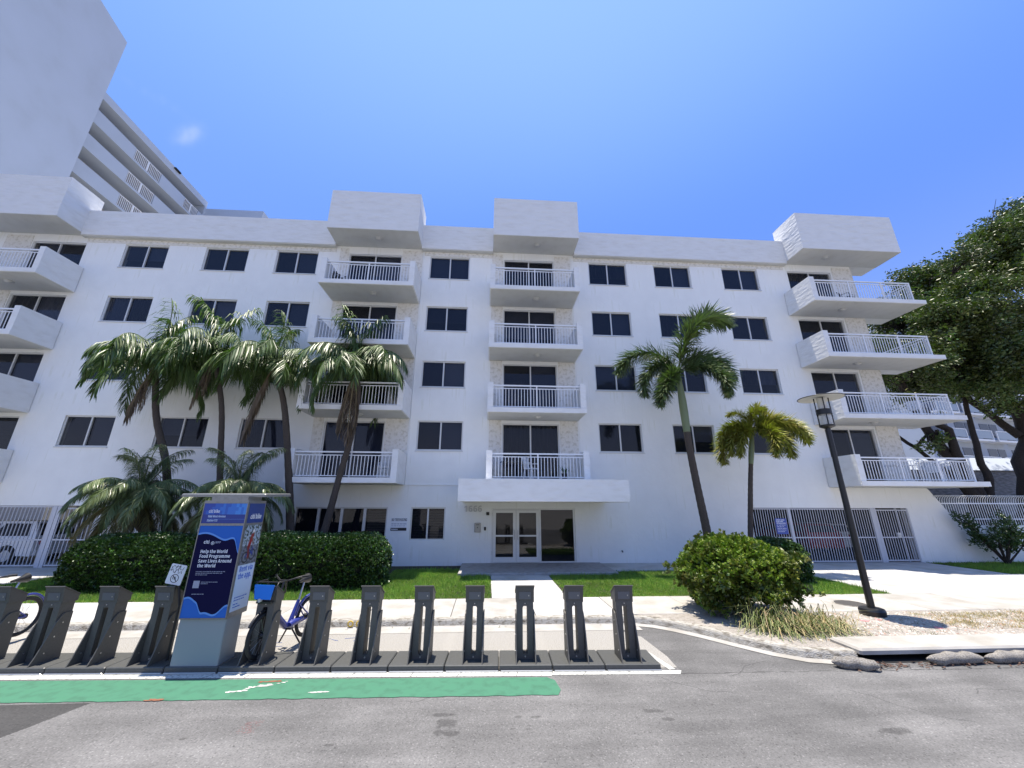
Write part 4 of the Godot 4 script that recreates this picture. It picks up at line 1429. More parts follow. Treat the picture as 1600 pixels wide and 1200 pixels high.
func kiosk() -> void:
	var k := thing("information_kiosk", "blue and grey bike share information kiosk with flat roof panel", "kiosk", Vector3(-4.33, 0.09, 9.58), -0.03)
	var g := Geo.new()
	g.cbox(Transform3D(Basis(), Vector3(0, 0.32, -0.22)), Vector3(0.70, 0.64, 0.40), 0.012)
	part("plinth", g, M.kiosk, k)
	g = Geo.new()
	g.box(Vector3(-0.365, 0.62, -0.50), Vector3(0.365, 2.37, -0.012))
	part("cabinet", g, M.kiosk_side, k)
	g = Geo.new()
	g.box(Vector3(-0.30, 2.37, -0.45), Vector3(0.30, 2.44, -0.06))
	part("neck", g, M.kiosk_side, k)
	g = Geo.new()
	g.cbox(Transform3D(Basis(Vector3.RIGHT, 0.03), Vector3(-0.19, 2.47, -0.585)), Vector3(1.42, 0.055, 0.85), 0.015)
	part("roof_panel", g, M.kiosk_side, k)
	# --- front poster
	var f := Geo.new()
	f.box(Vector3(-0.345, 0.64, -0.011), Vector3(0.345, 1.975, 0.0))
	var ps := part("poster", f, M.blue, k)
	g = Geo.new()
	for b in [[-0.36, -0.346, 0.62, 2.36], [0.346, 0.36, 0.62, 2.36], [-0.3455, 0.3455, 1.976, 2.01], [-0.3455, 0.3455, 0.62, 0.639], [-0.3455, 0.3455, 2.325, 2.36]]:
		g.box(Vector3(b[0], b[2], -0.0115), Vector3(b[1], b[3], 0.006))
	part("poster_frame", g, M.kiosk_side, k)
	wave(ps, M.blue_light, 0.0045, 0.028, 0.0)
	wave(ps, M.navy, 0.006, 0.0, 0.0)
	var z := 0.0065
	for l in [["Help the World", 1.545, 0.42], ["Food Programme", 1.475, 0.475], ["Save Lives Around", 1.405, 0.515], ["the World", 1.335, 0.28]]:
		letters(l[0], 0.049, M.print_white, ps, Transform3D(Basis(), Vector3(-0.25, l[1], z)), "lettering", true, l[2])
	g = Geo.new()
	for l in [[-0.25, 1.285, 0.46], [-0.25, 1.262, 0.43], [-0.25, 1.238, 0.20], [-0.135, 1.135, 0.27], [-0.135, 1.112, 0.12], [-0.24, 0.965, 0.2]]:
		word_line(g, Vector3(l[0], l[1], 0.0061), l[2], 0.012)
	part("small_lettering", g, M.print_grey, ps)
	g = Geo.new()
	g.box(Vector3(-0.25, 1.055, 0.006), Vector3(-0.155, 1.16, 0.0072))
	part("code_panel", g, M.print_grey, ps)
	letters("citi", 0.05, M.print_white, ps, Transform3D(Basis(), Vector3(-0.23, 1.685, z)), "lettering", true, 0.085)
	g = Geo.new()
	g.torus(Transform3D(Basis(), Vector3(-0.085, 1.71, z)), 0.024, 0.0035, 20, 5)
	g.bar(Vector3(-0.10, 1.71, z), Vector3(-0.07, 1.71, z), 0.004, 5)
	g.bar(Vector3(-0.085, 1.695, z), Vector3(-0.085, 1.727, z), 0.004, 5)
	part("emblem", g, M.print_white, ps)
	letters("WFP", 0.032, M.print_grey, ps, Transform3D(Basis(), Vector3(-0.045, 1.695, z)), "lettering", true, 0.085)
	# --- header
	g = Geo.new()
	g.box(Vector3(-0.345, 2.012, -0.011), Vector3(0.345, 2.324, 0.0))
	var hd := part("header", g, mat(0.012, 0.04, 0.24, 0.35), k)
	var cs := [mat(0.015, 0.06, 0.34, 0.35), mat(0.02, 0.11, 0.45, 0.35), mat(0.03, 0.17, 0.56, 0.35), mat(0.05, 0.25, 0.66, 0.35)]
	var hr := RandomNumberGenerator.new()
	hr.seed = 5
	for i in 16:
		g = Geo.new()
		var x0 := -0.345 + 0.69 * i / 16.0
		for j in 3:
			g = Geo.new()
			g.box(Vector3(x0, 2.15 + j * 0.058, -0.001), Vector3(x0 + 0.69 / 16.0, 2.15 + (j + 1) * 0.058, 0.0022))
			part("mosaic_tile", g, cs[clampi(int(i / 4.6 + hr.randf_range(-0.6, 1.0)), 0, 3)], hd)
	letters("citi bike", 0.05, M.print_white, hd, Transform3D(Basis(), Vector3(-0.26, 2.158, 0.0026)), "lettering", true, 0.175)
	letters("1666 West Avenue", 0.034, M.print_pale, hd, Transform3D(Basis(), Vector3(-0.26, 2.092, 0.0006)), "lettering", true, 0.285)
	letters("Station 173", 0.034, M.print_pale, hd, Transform3D(Basis(), Vector3(-0.26, 2.028, 0.0006)), "lettering", true, 0.165)
	g = Geo.new()
	g.box(Vector3(-0.26, 2.075, 0.0), Vector3(0.345, 2.078, 0.001))
	part("rule", g, M.blue_light, hd)
	# --- right side
	var t := Transform3D(Basis(Vector3.UP, PI / 2), Vector3(0.3655, 0, -0.255))
	g = Geo.new()
	g.box(Vector3(-0.22, 2.012, 0.0), Vector3(0.22, 2.324, 0.004))
	part("side_header", g, mat(0.014, 0.045, 0.22, 0.35), k, t)
	letters("citi bike", 0.075, M.print_white, k, t * Transform3D(Basis(), Vector3(-0.15, 2.05, 0.0045)), "side_lettering", true, 0.30)
	var pm := StandardMaterial3D.new()
	pm.albedo_texture = rider_print()
	pm.roughness = 0.35
	g = Geo.new()
	g.quad(Vector3(-0.22, 1.37, 0.003), Vector3(0.22, 1.37, 0.003), Vector3(0.22, 1.975, 0.003), Vector3(-0.22, 1.975, 0.003))
	part("side_picture", g, pm, k, t)
	g = Geo.new()
	g.box(Vector3(-0.22, 0.70, 0.0), Vector3(0.22, 1.365, 0.004))
	var si := part("side_notice", g, M.print_pale, k, t)
	letters("Rent via", 0.085, M.print_blue, si, Transform3D(Basis(), Vector3(-0.18, 1.235, 0.0045)), "lettering", true, 0.34)
	letters("the app.", 0.085, M.print_blue, si, Transform3D(Basis(), Vector3(-0.18, 1.13, 0.0045)), "lettering", true, 0.34)
	g = Geo.new()
	for l in [[0.885, 0.34], [0.845, 0.28], [0.79, 0.12], [0.75, 0.2]]:
		word_line(g, Vector3(-0.17, l[0], 0.0041), l[1], 0.016)
	part("small_lettering", g, M.print_blue, si)
	# the scribbled sign on a thin post behind
	var s := thing("scribbled_sign", "tilted white metal sign covered in black scribble left of the kiosk", "sign", Vector3(-5.02, 0.09, 9.33))
	g = Geo.new()
	g.bar(Vector3(0.12, 0.75, -0.03), Vector3(0.0, 1.22, -0.03), 0.018)
	g.bar(Vector3(0.12, 0.0, -0.03), Vector3(0.12, 0.75, -0.03), 0.018)
	part("post", g, M.black, s)
	var st := Transform3D(Basis(Vector3(0, 0, 1), -0.17), Vector3(-0.02, 1.215, 0))
	g = Geo.new()
	var o := PackedVector2Array()
	for c in 4:
		var cx := 0.125 if c == 0 or c == 3 else -0.125
		var cy := 0.15 if c < 2 else -0.15
		for a in 5:
			var an := PI / 2 * c + PI / 8 * a
			o.append(Vector2(cx - signf(cx) * 0.02 + cos(an) * 0.02, cy - signf(cy) * 0.02 + sin(an) * 0.02))
	g.prism(st, o, -0.003, 0.003)
	part("plate", g, M.print_white, s)
	g = Geo.new()
	g.torus(st * Transform3D(Basis(), Vector3(0.0, -0.06, 0.0035)), 0.06, 0.005, 22, 5)
	g.bar(st * Vector3(-0.042, -0.018, 0.0035), st * Vector3(0.042, -0.102, 0.0035), 0.005, 5)
	g.torus(st * Transform3D(Basis(), Vector3(-0.015, -0.055, 0.0035)), 0.018, 0.0035, 12, 5)
	g.bar(st * Vector3(0.01, -0.03, 0.0035), st * Vector3(0.025, -0.09, 0.0035), 0.0035, 5)
	part("symbol", g, M.print_black, s)
	g = Geo.new()
	var r := RandomNumberGenerator.new()
	r.seed = 8
	var last := Vector3(-0.1, 0.07, 0.0035)
	for q in 34:
		var nx := Vector3(-0.1 + 0.2 * (q % 17) / 17.0 + r.randf_range(-0.02, 0.02), (0.105 if q < 17 else 0.045) + r.randf_range(-0.035, 0.035), 0.0035)
		if q != 17:
			g.bar(st * last, st * nx, 0.003, 4)
		last = nx
	part("scribble", g, M.print_black, s)

# a dark sheet on the poster with wavy upper and lower edges
func wave(parent: Node, m: Material, z: float, grow: float, _s: float) -> void:
	var g := Geo.new()
	var n := 40
	var last := []
	for i in n + 1:
		var x := lerpf(-0.344, 0.344, float(i) / n)
		var u := (x + 0.344) / 0.688
		var top := 1.80 + 0.055 * sin(u * 5.4 + 0.6) - 0.03 * u + 0.05 * exp(-pow((u - 0.80) / 0.12, 2.0)) - 0.24 * smoothstep(0.84, 1.05, u)
		var low := 0.885 + 0.035 * cos(u * 5.5) - 0.15 * smoothstep(0.28, 0.45, u) + 0.02 * sin(u * 15) + 0.05 * smoothstep(0.75, 1.0, u)
		if grow > 0.0:
			top += grow; low -= grow
		var a := Vector3(x, low, z)
		var b := Vector3(x, top, z)
		if last:
			g.quad(last[0], a, b, last[1])
		last = [a, b]
	part("wave_panel", g, m, parent)

# the printed picture of a cyclist among trees, only flat print
func rider_print() -> ImageTexture:
	var w := 96
	var h := 132
	var im := Image.create(w, h, false, Image.FORMAT_RGB8)
	var n := noise(FastNoiseLite.TYPE_SIMPLEX_SMOOTH, 0.07, 4, 2)
	for y in h:
		for x in w:
			var v := n.get_noise_2d(x, y)
			var c := Color(0.62, 0.68, 0.74)
			if y < 70:
				c = c.lerp(Color(0.2, 0.25, 0.22), smoothstep(-0.05, 0.35, v))
			else:
				c = Color(0.45, 0.47, 0.52).lerp(Color(0.25, 0.28, 0.32), smoothstep(-0.2, 0.4, v))
			var p := Vector2(x, y)
			for q in [Vector2(28, 108), Vector2(66, 102)]:
				if absf((p - q).length() - 17.0) < 2.2:
					c = Color(0.06, 0.07, 0.12)
			if seg(p, Vector2(28, 108), Vector2(46, 84)) < 2.5 or seg(p, Vector2(46, 84), Vector2(66, 102)) < 2.5 or seg(p, Vector2(62, 78), Vector2(66, 102)) < 2.5:
				c = Color(0.1, 0.2, 0.55)
			if seg(p, Vector2(38, 74), Vector2(50, 36)) < 8.0:
				c = Color(0.55, 0.08, 0.1)
			if seg(p, Vector2(50, 40), Vector2(62, 66)) < 3.0:
				c = Color(0.5, 0.32, 0.25)
			if seg(p, Vector2(38, 76), Vector2(44, 110)) < 5.0:
				c = Color(0.45, 0.1, 0.12)
			if (p - Vector2(55, 26)).length() < 7.0:
				c = Color(0.5, 0.33, 0.26)
			if (p - Vector2(54, 21)).length() < 6.0:
				c = Color(0.85, 0.85, 0.85)
			im.set_pixel(x, y, c)
	return ImageTexture.create_from_image(im)

func seg(p: Vector2, a: Vector2, b: Vector2) -> float:
	return p.distance_to(Geometry2D.get_closest_point_to_segment(p, a, b))

# a share bicycle; the front wheel's foot is the origin, the bike runs along -z away from it
func bikes() -> void:
	var b := thing("bicycle", "blue share bicycle with front basket standing in the dock beside the kiosk", "bicycle", Vector3(-3.52, 0.09, 9.33), -0.2, "blue share bicycles")
	var R := 0.325
	var FZ := 0.0
	var BZ := -1.12
	for s in 2:
		var c := Vector3(0, R, FZ if s == 0 else BZ)
		var t := Transform3D(Basis(Vector3.UP, PI / 2), c)
		var g := Geo.new()
		g.torus(t, R - 0.028, 0.031, 36, 8)
		var wh := part("wheel", g, M.rubber, b)
		g = Geo.new()
		g.torus(t, R - 0.055, 0.011, 32, 6)
		part("rim", g, M.black, wh)
		g = Geo.new()
		for k in 20:
			var a := TAU * k / 20.0
			var side := 0.035 if k % 2 == 0 else -0.035
			g.bar(t * Vector3(cos(a + 0.3) * 0.03, sin(a + 0.3) * 0.03, side), t * Vector3(cos(a) * (R - 0.06), sin(a) * (R - 0.06), 0), 0.0022, 4)
		part("spokes", g, M.steel, wh)
		g = Geo.new()
		g.bar(c + Vector3(-0.06, 0, 0), c + Vector3(0.06, 0, 0), 0.045, 12)
		part("hub", g, M.black, wh)
		# mudguard
		g = Geo.new()
		g.torus(t, R + 0.035, 0.024, 18, 6, 0.35 if s == 1 else 0.9, 2.9 if s == 1 else 2.6)
		part("mudguard", g, M.black if s == 0 else M.bike_blue, b)
	var head := Vector3(0, 0.86, -0.27)
	var low := Vector3(0, 0.64, -0.21)
	var bb := Vector3(0, 0.29, -0.62)
	var seat := Vector3(0, 0.66, -0.80)
	var g := Geo.new()
	g.tube([low, low.lerp(bb, 0.35) + Vector3(0, -0.05, 0), low.lerp(bb, 0.8) + Vector3(0, -0.05, 0), bb], [0.042, 0.048, 0.05, 0.055], 10)
	g.tube([bb, seat], [0.045, 0.03], 10)
	g.bar(head, low, 0.028, 10)
	for s in [-1.0, 1.0]:
		g.tube([bb + Vector3(0.03 * s, 0, 0), Vector3(0.065 * s, R, BZ)], [0.018, 0.014], 6)
		g.tube([seat + Vector3(0.02 * s, -0.06, 0), Vector3(0.065 * s, R, BZ)], [0.014, 0.012], 6)
	part("frame", g, M.bike_blue, b)
	g = Geo.new()
	for s in [-1.0, 1.0]:
		g.tube([low + Vector3(0.02 * s, 0, 0.0), Vector3(0.055 * s, 0.58, -0.16), Vector3(0.055 * s, R, FZ)], [0.02, 0.018, 0.012], 7)
	part("fork", g, M.bike_blue, b)
	g = Geo.new()
	g.bar(seat, seat + Vector3(0, 0.28, -0.09), 0.016, 8)
	part("seat_post", g, M.steel, b)
	# saddle
	g = Geo.new()
	var sp := seat + Vector3(0, 0.30, -0.10)
	g.tube([sp + Vector3(0, 0.005, 0.16), sp + Vector3(0, 0.015, 0.08), sp + Vector3(0, 0.02, 0.0), sp + Vector3(0, 0.035, -0.08), sp + Vector3(0, 0.04, -0.125)], [0.018, 0.03, 0.055, 0.085, 0.04], 12)
	part("saddle", g, M.black, b)
	# handlebar, grips, basket
	g = Geo.new()
	var hb := Vector3(0, 1.06, -0.33)
	g.bar(head, hb, 0.018, 8)
	g.tube([hb + Vector3(-0.30, 0.05, -0.17), hb + Vector3(-0.22, 0.045, -0.09), hb + Vector3(-0.08, 0, 0), hb + Vector3(0.08, 0, 0), hb + Vector3(0.22, 0.045, -0.09), hb + Vector3(0.30, 0.05, -0.17)], [0.013, 0.013, 0.013, 0.013, 0.013, 0.013], 8)
	part("handlebar", g, M.black, b)
	g = Geo.new()
	for s in [-1.0, 1.0]:
		g.bar(hb + Vector3(0.24 * s, 0.047, -0.11), hb + Vector3(0.31 * s, 0.05, -0.19), 0.02, 8)
		g.bar(hb + Vector3(0.2 * s, 0.03, -0.03), hb + Vector3(0.27 * s, 0.03, -0.1), 0.007, 5)
	part("grip", g, M.rubber, b)
	g = Geo.new()
	# open rack: sloping plate with rails and an elastic strap
	g.obox(Transform3D(Basis(Vector3.RIGHT, 0.2), Vector3(0, 0.83, -0.02)), Vector3(0.26, 0.03, 0.24))
	for s in [-1.0, 1.0]:
		g.tube([Vector3(0.12 * s, 0.84, 0.1), Vector3(0.18 * s, 0.96, 0.12), Vector3(0.19 * s, 1.1, 0.06), Vector3(0.18 * s, 1.1, -0.14), Vector3(0.14 * s, 0.9, -0.2)], [0.012, 0.012, 0.012, 0.012, 0.012], 6)
	g.bar(Vector3(-0.22, 1.1, 0.06), Vector3(0.22, 1.1, 0.06), 0.01, 6)
	var bk := part("basket", g, M.black, b)
	g = Geo.new()
	var o := PackedVector2Array([Vector2(-0.14, 0.86), Vector2(0.14, 0.86), Vector2(0.175, 1.07), Vector2(-0.175, 1.07)])
	g.prism(Transform3D(Basis(Vector3.RIGHT, 0.0), Vector3(0, 0, 0.125)), o, 0.0, 0.012)
	part("blue_panel", g, mat(0.015, 0.20, 0.72, 0.2), bk)
	g = Geo.new()
	g.lathe(Transform3D(Basis(Vector3.RIGHT, PI / 2), Vector3(-0.04, 0.845, 0.13)), [Vector2(0.028, -0.02), Vector2(0.028, 0.02), Vector2(0.0, 0.026)], 14)
	part("lamp", g, M.lamp_dome, b)
	# chain guard, cranks, pedals, stand
	g = Geo.new()
	g.tube([bb + Vector3(0.05, 0.03, 0.06), bb + Vector3(0.055, 0.05, -0.05), Vector3(0.06, 0.36, -0.9)], [0.05, 0.06, 0.03], 8)
	part("chain_guard", g, M.bike_blue, b)
	g = Geo.new()
	g.bar(bb + Vector3(0.09, 0, 0), bb + Vector3(0.1, 0.02, 0.17), 0.012, 6)
	g.bar(bb + Vector3(-0.09, 0, 0), bb + Vector3(-0.1, -0.02, -0.17), 0.012, 6)
	g.bar(bb + Vector3(-0.1, 0, 0), bb + Vector3(0.1, 0, 0), 0.02, 8)
	part("crank", g, M.steel, b)
	g = Geo.new()
	g.obox(Transform3D(Basis(), bb + Vector3(0.15, 0.02, 0.17)), Vector3(0.09, 0.025, 0.08))
	g.obox(Transform3D(Basis(), bb + Vector3(-0.15, -0.02, -0.17)), Vector3(0.09, 0.025, 0.08))
	part("pedal", g, M.black, b)
	g = Geo.new()
	g.bar(bb + Vector3(-0.05, -0.05, -0.04), bb + Vector3(-0.2, -0.28, -0.1), 0.014, 6)
	g.bar(bb + Vector3(0.05, -0.05, -0.04), bb + Vector3(0.2, -0.28, -0.1), 0.014, 6)
	part("kickstand", g, M.black, b)
	copy(b, "blue share bicycle at the left edge, seen from behind with its black saddle", Vector3(-8.54, 0.09, 9.1), -0.02)

func street_lamp() -> void:
	var l := thing("street_lamp", "tall black street lamp with a flat white disc shade by the driveway", "street lamp", Vector3(8.49, 0.13, 7.55))
	var g := Geo.new()
	g.lathe(Transform3D(), [Vector2(0.235, 0.0), Vector2(0.24, 0.085), Vector2(0.22, 0.125), Vector2(0.17, 0.14), Vector2(0.07, 0.142)], 28)
	part("base", g, M.lamp_black, l)
	g = Geo.new()
	g.tube([Vector3(0, 0.14, 0), Vector3(0, 2.2, 0), Vector3(0, 4.14, 0)], [0.072, 0.064, 0.056], 20)
	part("pole", g, M.lamp_black, l)
	g = Geo.new()
	g.lathe(Transform3D(), [Vector2(0.075, 4.12), Vector2(0.16, 4.16), Vector2(0.165, 4.2), Vector2(0.13, 4.21)], 20)
	g.lathe(Transform3D(), [Vector2(0.15, 4.47), Vector2(0.165, 4.47), Vector2(0.165, 4.60), Vector2(0.15, 4.60)], 20)
	for k in 4:
		var a := TAU * k / 4 + 0.5
		g.bar(Vector3(cos(a) * 0.15, 4.18, sin(a) * 0.15), Vector3(cos(a) * 0.15, 4.9, sin(a) * 0.15), 0.013, 6)
	part("lantern_cage", g, M.lamp_black, l)
	g = Geo.new()
	g.lathe(Transform3D(), [Vector2(0.135, 4.2), Vector2(0.135, 4.47)], 20)
	part("lantern_glass", g, M.lens, l)
	g = Geo.new()
	g.lathe(Transform3D(), [Vector2(0.0, 4.21), Vector2(0.09, 4.22), Vector2(0.1, 4.3), Vector2(0.07, 4.42), Vector2(0.0, 4.44)], 16)
	part("reflector", g, M.lamp_dome, l)
	g = Geo.new()
	g.lathe(Transform3D(), [Vector2(0.0, 4.62), Vector2(0.10, 4.62), Vector2(0.09, 4.9), Vector2(0.0, 4.9)], 16)
	part("upper_core", g, M.lamp_white, l)
	g = Geo.new()
	g.lathe(Transform3D(Basis(), Vector3(0, 4.9, 0)), [Vector2(0.0, 0.03), Vector2(0.2, 0.02), Vector2(0.42, 0.0), Vector2(0.475, -0.012), Vector2(0.485, 0.0), Vector2(0.47, 0.012), Vector2(0.25, 0.05), Vector2(0.0, 0.09)], 40)
	part("shade", g, M.lamp_white, l)
	g = Geo.new()
	g.torus(Transform3D(Basis(Vector3.RIGHT, PI / 2), Vector3(0, 4.9, 0)), 0.488, 0.010, 40, 6)
	part("shade_rim", g, M.lamp_black, l)

func wall_things() -> void:
	var n := thing("house_number", "pale raised house number 1666 on the wall left of the entrance", "house number", Vector3(-0.95, 2.03, 0.006))
	for k in 4:
		letters(["1", "6", "6", "6"][k], 0.235, mat(0.56, 0.56, 0.55, 0.4), n, Transform3D(Basis(), Vector3(0.02 + 0.19 * k, 0.0, 0.03)), "digit", true, 0.0, HORIZONTAL_ALIGNMENT_LEFT, 0.03)
	var s := thing("no_trespassing_sign", "white no trespassing sign between the two ground floor windows", "sign", Vector3(-3.80, 1.36, 0.004))
	var g := Geo.new()
	g.box(Vector3(0, 0, 0), Vector3(0.64, 0.50, 0.008))
	part("plate", g, M.print_white, s)
	letters("NO TRESPASSING", 0.105, M.print_black, s, Transform3D(Basis(), Vector3(0.02, 0.355, 0.0085)), "lettering", true, 0.60)
	g = Geo.new()
	word_line(g, Vector3(0.03, 0.27, 0.0081), 0.58, 0.045)
	word_line(g, Vector3(0.03, 0.2, 0.0081), 0.56, 0.03)
	part("small_lettering", g, M.print_grey, s)
	g = Geo.new()
	g.box(Vector3(0.01, 0.03, 0.008), Vector3(0.63, 0.14, 0.0098))
	part("black_band", g, M.print_black, s)
	g = Geo.new()
	word_line(g, Vector3(0.04, 0.065, 0.0099), 0.26, 0.045)
	part("band_lettering", g, M.print_white, s)
	var m := thing("mail_drop", "small grey metal box with a keyhole on the wall by the door", "mail box", Vector3(-0.35, 1.34, 0.004))
	g = Geo.new()
	g.cbox(Transform3D(Basis(Vector3.RIGHT, PI / 2), Vector3(0, 0.17, 0.035)), Vector3(0.25, 0.07, 0.36), 0.015)
	part("box", g, mat(0.36, 0.35, 0.32, 0.5, 0.3), m)
	g = Geo.new()
	g.box(Vector3(-0.015, 0.15, 0.0705), Vector3(0.015, 0.19, 0.076))
	g.box(Vector3(-0.07, 0.265, 0.0705), Vector3(0.07, 0.285, 0.076))
	part("keyhole", g, M.print_black, m)
	g = Geo.new()
	g.box(Vector3(-0.04, 0, 0), Vector3(0.04, 0.13, 0.03))
	var c := part("card_reader", g, M.print_black)
	c.position = Vector3(-0.05, 1.4, 0.004)
	tag(c, "small black card reader just right of the grey wall box", "card reader")
	g = Geo.new()
	g.box(Vector3(-0.06, 0, 0), Vector3(0.06, 0.12, 0.05))
	g.bar(Vector3(0.0, 0.06, 0.05), Vector3(0.0, 0.05, 0.07), 0.03, 12)
	var v := part("door_camera", g, M.print_black)
	v.position = Vector3(0.05, 1.98, 0.004)
	tag(v, "little dark camera box on the wall above the door's left corner", "camera")
	g = Geo.new()
	g.tube([Vector3(0, 0, 0.0), Vector3(0, 0, 0.06), Vector3(0, -0.04, 0.09)], [0.022, 0.022, 0.022], 8)
	var tp := part("wall_tap", g, M.black)
	tp.position = Vector3(5.5, 0.62, 0.004)
	tag(tp, "small dark tap low on the blank wall right of the entrance", "tap")

func car(called: String, label: String, at: Vector3, turn: float, paint: Material, tall: float, group: String = "") -> Node3D:
	# length 4.6 along x, nose to -x
	var c := thing(called, label, "car", at, turn, group)
	var h := tall
	var side := PackedVector2Array([Vector2(-2.28, 0.32), Vector2(-2.3, 0.62), Vector2(-2.15, 0.86), Vector2(-1.2, 0.98), Vector2(1.9, 1.02), Vector2(2.2, 0.98), Vector2(2.28, 0.62), Vector2(2.26, 0.32)])
	var g := Geo.new()
	var full := PackedVector2Array()
	# lower body with wheel arches cut out
	full.append(Vector2(-2.28, 0.32))
	for w in [-1.38, 1.36]:
		for k in 9:
			var a := PI - PI * k / 8.0
			full.append(Vector2(w + cos(a) * 0.39, 0.34 + sin(a) * 0.39))
	full.append_array([Vector2(2.26, 0.32), Vector2(2.30, 0.60), Vector2(2.24, 0.98), Vector2(-1.15, 0.97), Vector2(-2.12, 0.85), Vector2(-2.31, 0.62)])
	g.prism(Transform3D(), full, -0.88, 0.88)
	part("body", g, paint, c)
	g = Geo.new()
	# cabin, narrowing to the roof
	var lo := [Vector2(-1.15, 0.97), Vector2(2.24, 0.98)]
	var hi := [Vector2(-0.35, h - 0.05), Vector2(0.2, h), Vector2(1.5, h), Vector2(1.95, h - 0.06)]
	var ring0 := [Vector3(-1.15, 0.97, 0.86), Vector3(2.24, 0.98, 0.86), Vector3(2.24, 0.98, -0.86), Vector3(-1.15, 0.97, -0.86)]
	var ring1 := [Vector3(-0.30, h - 0.03, 0.66), Vector3(1.92, h - 0.04, 0.66), Vector3(1.92, h - 0.04, -0.66), Vector3(-0.30, h - 0.03, -0.66)]
	for k in 4:
		g.quad(ring0[k], ring0[(k + 1) % 4], ring1[(k + 1) % 4], ring1[k])
	g.quad(ring1[0], ring1[1], ring1[2], ring1[3])
	part("cabin", g, paint, c)
	# windows a hair proud of the cabin
	for k in 4:
		var a0: Vector3 = ring0[k]
		var a1: Vector3 = ring0[(k + 1) % 4]
		var b0: Vector3 = ring1[k]
		var b1: Vector3 = ring1[(k + 1) % 4]
		var nn: Vector3 = (a1 - a0).cross(b0 - a0).normalized() * 0.008
		var parts := [[0.06, 0.47], [0.52, 0.93]] if k % 2 == 0 else [[0.08, 0.92]]
		for q in parts:
			g = Geo.new()
			g.quad(a0.lerp(a1, q[0]).lerp(b0.lerp(b1, q[0]), 0.12) + nn, a0.lerp(a1, q[1]).lerp(b0.lerp(b1, q[1]), 0.12) + nn, a0.lerp(a1, q[1]).lerp(b0.lerp(b1, q[1]), 0.86) + nn, a0.lerp(a1, q[0]).lerp(b0.lerp(b1, q[0]), 0.86) + nn)
			part("window", g, M.black, c)
	for w in [-1.38, 1.36]:
		for s in [-1.0, 1.0]:
			g = Geo.new()
			g.lathe(Transform3D(Basis(Vector3.RIGHT, PI / 2), Vector3(w, 0.34, 0.78 * s)), [Vector2(0.2, -0.1), Vector2(0.31, -0.11), Vector2(0.34, -0.08), Vector2(0.34, 0.08), Vector2(0.31, 0.11), Vector2(0.2, 0.1)], 24)
			var wh := part("wheel", g, M.rubber, c)
			g = Geo.new()
			g.lathe(Transform3D(Basis(Vector3.RIGHT, PI / 2), Vector3(w, 0.34, 0.78 * s)), [Vector2(0.0, -0.09), Vector2(0.21, -0.095), Vector2(0.21, 0.095), Vector2(0.0, 0.09)], 12)
			part("rim", g, M.frame, wh)
	for s in [-1.0, 1.0]:
		g = Geo.new()
		g.box(Vector3(2.22, 0.72, 0.52 * s - 0.16), Vector3(2.315, 0.90, 0.52 * s + 0.16))
		part("tail_lamp", g, mat(0.35, 0.01, 0.01, 0.2), c)
		g = Geo.new()
		g.box(Vector3(-2.26, 0.62, 0.58 * s - 0.16), Vector3(-2.2, 0.76, 0.58 * s + 0.16))
		part("headlight", g, M.lamp_dome, c)
	g = Geo.new()
	g.box(Vector3(2.25, 0.36, -0.8), Vector3(2.36, 0.55, 0.8))
	g.box(Vector3(-2.38, 0.34, -0.8), Vector3(-2.27, 0.55, 0.8))
	part("bumper", g, paint, c)
	return c

func cars() -> void:
	var white := mat(0.85, 0.85, 0.84, 0.22)
	white.clearcoat_enabled = true
	var red := mat(0.32, 0.012, 0.015, 0.25)
	red.clearcoat_enabled = true
	car("parked_car", "white sport utility car parked inside the left garage behind bars", Vector3(-19.65, 0.13, -1.4), 0.0, white, 1.62)
	car("parked_car", "red car parked in the dark garage behind the right barred gate", Vector3(16.2, 0.13, -4.5), -PI / 2, red, 1.42)
	car("parked_car", "white car beside the red one behind the right barred gate", Vector3(18.0 - 0.6, 0.13, -4.9), -PI / 2, white, 1.40)

func chair(called: String, label: String, at: Vector3, turn: float, m: Material) -> Node3D:
	var c := thing(called, label, "chair", at, turn)
	var g := Geo.new()
	g.cbox(Transform3D(Basis(), Vector3(0, 0.43, 0)), Vector3(0.46, 0.03, 0.44), 0.01)
	part("seat", g, m, c)
	g = Geo.new()
	for k in 5:
		g.obox(Transform3D(Basis(Vector3.RIGHT, -0.2), Vector3(-0.18 + 0.09 * k, 0.64, -0.25)), Vector3(0.05, 0.40, 0.015))
	g.obox(Transform3D(Basis(Vector3.RIGHT, -0.2), Vector3(0, 0.85, -0.29)), Vector3(0.46, 0.06, 0.02))
	part("backrest", g, m, c)
	for x in [-0.2, 0.2]:
		for z in [-0.19, 0.19]:
			g = Geo.new()
			g.bar(Vector3(x, 0.42, z), Vector3(x * 1.12, 0.0, z * 1.15), 0.016)
			part("leg", g, m, c)
		g = Geo.new()
		g.tube([Vector3(x * 1.1, 0.43, 0.19), Vector3(x * 1.15, 0.64, 0.16), Vector3(x * 1.12, 0.65, -0.26)], [0.015, 0.018, 0.015], 6)
		part("armrest", g, m, c)
	return c

func table(label: String, at: Vector3, m: Material) -> void:
	var t := thing("balcony_table", label, "table", at)
	var g := Geo.new()
	g.cbox(Transform3D(Basis(), Vector3(0, 0.70, 0)), Vector3(0.85, 0.035, 0.6), 0.01)
	part("table_top", g, m, t)
	for x in [-0.36, 0.36]:
		for z in [-0.23, 0.23]:
			g = Geo.new()
			g.bar(Vector3(x, 0.69, z), Vector3(x, 0, z), 0.02)
			part("leg", g, m, t)

